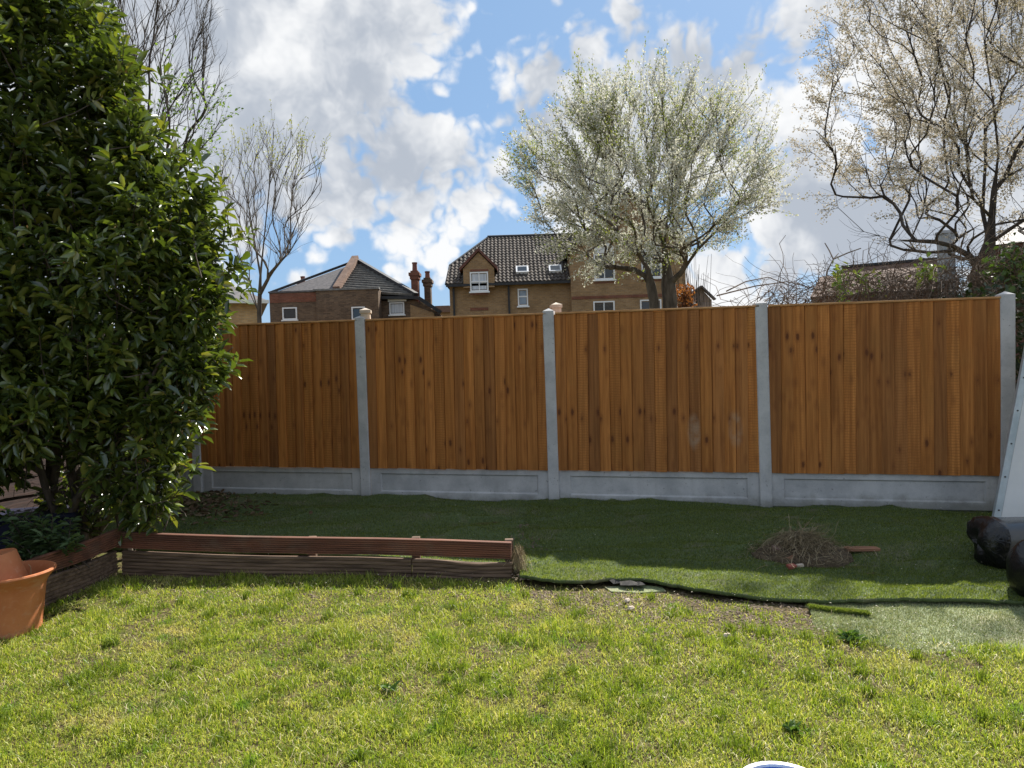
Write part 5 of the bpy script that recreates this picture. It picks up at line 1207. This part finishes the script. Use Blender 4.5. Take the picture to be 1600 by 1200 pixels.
xs1, zs1 = B.xz(641, 488, .8); MB().prism([(xs1, 0), (xe_ - .3, 0), (xe_ - .3, ze_), (xs1, zs1 + .45)], .85, .999).obj('sun_tinted_return', M_yb, B.e)  # sunlit return: the sunlight is painted in by using the lighter buff brick
MB().bar(Vector((xc - .1, .75, zc + .0)), Vector((xd, .75, zd)), .3, .16).bar(Vector((xd, .75, zd)), Vector((xe_ + .1, .75, ze_)), .35, .2).obj('gutter', M_black, B.e)
B.window(609, 631.5, 472, 492, .98, 0, None, M_curt); (xa1, za1), (xb1, zb1_) = B.xz(606, 471.5, .9), B.xz(635, 466.5, .9); MB().box(xa1, xb1, .86, .97, za1, zb1_).obj('lintel', M_trim, B.e)
B.window(442, 464, 480, 500, -.02, 0); B.window(550, 570, 479, 500, -.17, 0)
def chimney(px0, px1, ptop, pbot, ppot, dy, mat, nm='chimney'):
    (a, zt), (c_, _) = B.xz(px0, ptop, dy), B.xz(px1, ptop, dy); zb = B.xz(px0, pbot, dy)[1]; w = c_ - a; cx = (a + c_) / 2
    o = MB().box(a + .06, c_ - .06, dy, dy + .7, zb, zt - .5).box(a, c_, dy - .06, dy + .76, zt - .498, zt - .3).box(a - .06, c_ + .06, dy - .12, dy + .82, zt - .298, zt - .12).box(a + .04, c_ - .04, dy, dy + .7, zt - .118, zt).obj(nm, mat, B.e)
    zp = B.xz(px0, ppot, dy)[1]; b_ = MB(); b_.lathe([(.17, zt + .005), (.15, zt + .1), (.135, zp - .1), (.16, zp - .08), (.16, zp), (.1, zp)], 14); me_ = b_.mesh('chimney_pot', True); p_ = link('chimney_pot', me_, M_potc, o, (cx, dy + .35, 0)); return o
M_potc = noisy('chimney_pot_clay', (0.14, 0.055, 0.038), (0.21, 0.085, 0.06), 5, .8)
chimney(640, 654, 423, 475, 409, 2.2, M_rb); chimney(660.5, 673.5, 434, 486, 423, 3.0, M_db)
chimney(466, 476, 440, 465, 431, 9.0, M_rb)
# small roof piece right of the stock house
B = Bld('low_house', 'low roof glimpsed between the two brick houses', 60.0, 690)
p0 = B.xz(676, 479); p1 = B.xz(706, 479); MB().box(p0[0], p1[0], 0.3, 5, 0, p0[1] - .5).obj('wall', M_yb, B.e); MB().prism([(p0[0] - .3, p0[1] - .5), (p1[0] + .3, p0[1] - .5), (p1[0] - .2, p0[1] + .05), (p0[0] + .2, p0[1] + .05)], 0, 5.3).obj('roof', M_btile, B.e)
# house behind the bush at left
B = Bld('slate_roof_house', 'house with grey slate roof half hidden behind bush and bare tree', 30.0, 360, 1)
a, c_ = B.xz(300, 470), B.xz(408, 476); ze = B.xz(370, 468)[1]; zr = B.xz(345, 436, 3)[1]
MB().box(a[0], c_[0], 0, 7, 0, ze).obj('wall', brickmat('light_brick', (0.42, 0.26, 0.12), (0.55, 0.36, 0.18), (0.4, 0.33, 0.25)), B.e)
MB().add([(a[0] - .3, -.4, ze), (c_[0] + .3, -.4, ze - .1), (c_[0] - 1.6, 3.4, zr), (a[0] - .3, 3.4, zr + .3), (a[0] - .3, 7.4, ze), (c_[0] + .3, 7.4, ze - .1)], [(0, 1, 2, 3), (1, 5, 2), (3, 2, 5, 4), (0, 3, 4), (0, 4, 5, 1)]).obj('roof', M_slate, B.e)
MB().box(a[0], c_[0] + .3, -.52, -.401, ze - .2, ze - .06).obj('gutter', M_trim, B.e)
# far houses at right
B = Bld('tiled_house', 'far brown tiled roof behind the brambles at the right', 32.0, 1380, 1)
a, c_ = B.xz(1310, 450), B.xz(1490, 445); zr = B.xz(1400, 411, 2.5)[1]; ze = B.xz(1400, 455)[1]
MB().box(a[0] + .2, c_[0], 0.3, 5, 0, ze - .02).obj('wall', M_rb, B.e); MB().add([(a[0] - .2, -.1, ze), (c_[0] + .2, -.1, ze), (c_[0] + .2, 2.5, zr), (a[0] + .05, 2.5, zr), (a[0] - .2, 5.2, ze), (c_[0] + .2, 5.2, ze)], [(0, 1, 2, 3), (3, 2, 5, 4), (0, 3, 4), (1, 5, 2), (0, 4, 5, 1)]).obj('roof', M_btile, B.e)
MB().bar((a[0] + .05, 2.5, zr + .03), (c_[0] + .2, 2.5, zr + .03), .25, .12).obj('ridge', M_black, B.e)
B = Bld('small_tiled_house', 'smaller far tiled roof left of the larger brown one', 36.0, 1300, 1)
a, c_ = B.xz(1272, 450), B.xz(1335, 450); zr = B.xz(1300, 431, 2)[1]; ze = B.xz(1300, 462)[1]
MB().box(a[0] + .2, c_[0], .3, 4.2, 0, ze - .02).obj('wall', M_rb, B.e); MB().add([(a[0] - .2, 0, ze), (c_[0], 0, ze), (c_[0], 2, zr), (a[0] + .25, 2, zr), (a[0] - .2, 4.4, ze), (c_[0], 4.4, ze)], [(0, 1, 2, 3), (3, 2, 5, 4), (0, 3, 4), (1, 5, 2), (0, 4, 5, 1)]).obj('roof', M_btile, B.e)
B = Bld('red_house', 'dark red house with grey roof and white window at the far right', 26.0, 1600, 1)
a, c_ = B.xz(1556, 420), B.xz(1720, 420); ze = B.xz(1560, 384)[1]; zr = B.xz(1640, 345, 2)[1]
MB().box(a[0], c_[0], 0, 6, 0, ze).obj('wall', noisy('dark_red_render', (0.12, 0.045, 0.04), (0.17, 0.07, 0.06), 3, .85), B.e); MB().add([(a[0] - .4, -.4, ze), (c_[0], -.4, ze), (c_[0], 3, zr + .6), (a[0] + 1.6, 3, zr + .6), (a[0] - .4, 6.4, ze), (c_[0], 6.4, ze)], [(0, 1, 2, 3), (3, 2, 5, 4), (0, 3, 4), (1, 5, 2), (0, 4, 5, 1)]).obj('roof', M_slate, B.e)
B.window(1564, 1582, 377, 404, -.01, 1)
B = Bld('flue_stack', 'grey square metal clad flue stack behind the flowering tree', 30.0, 1483); B.e['category'] = 'chimney'
a, c_ = B.xz(1474.5, 360), B.xz(1492, 360); MB().box(a[0], c_[0], 0, .5, 0, a[1] - .12).obj('shaft', noisy('grey_cladding', (0.25, 0.27, 0.28), (0.36, 0.38, 0.39), 3, .5), B.e)
MB().box(a[0] - .05, c_[0] + .05, -.05, .55, a[1] - .118, a[1]).obj('cap', noisy('grey_cap', (0.3, 0.31, 0.32), (0.4, 0.41, 0.42), 3, .5), B.e)
B = Bld('grey_gable_house', 'small grey gable roof right of the copper shrub', 55.0, 1095); a, c_ = B.xz(1080, 470), B.xz(1112, 470); pkx = B.xz(1094, 449)
MB().prism([(a[0], 0), (c_[0], 0), (c_[0], pkx[1] - 1.0), (pkx[0], pkx[1]), (a[0], pkx[1] - .5)], 0, 6).obj('wall', noisy('grey_brown_wall', (0.2, 0.16, 0.14), (0.28, 0.23, 0.2), 3, .85), B.e)
MB().bar((pkx[0], -.2, pkx[1] + .06), (c_[0] + .2, -.2, pkx[1] - 1.0), .5, .12).bar((pkx[0], -.2, pkx[1] + .06), (a[0] - .2, -.2, pkx[1] - .5), .5, .12).obj('verge', M_slate, B.e)
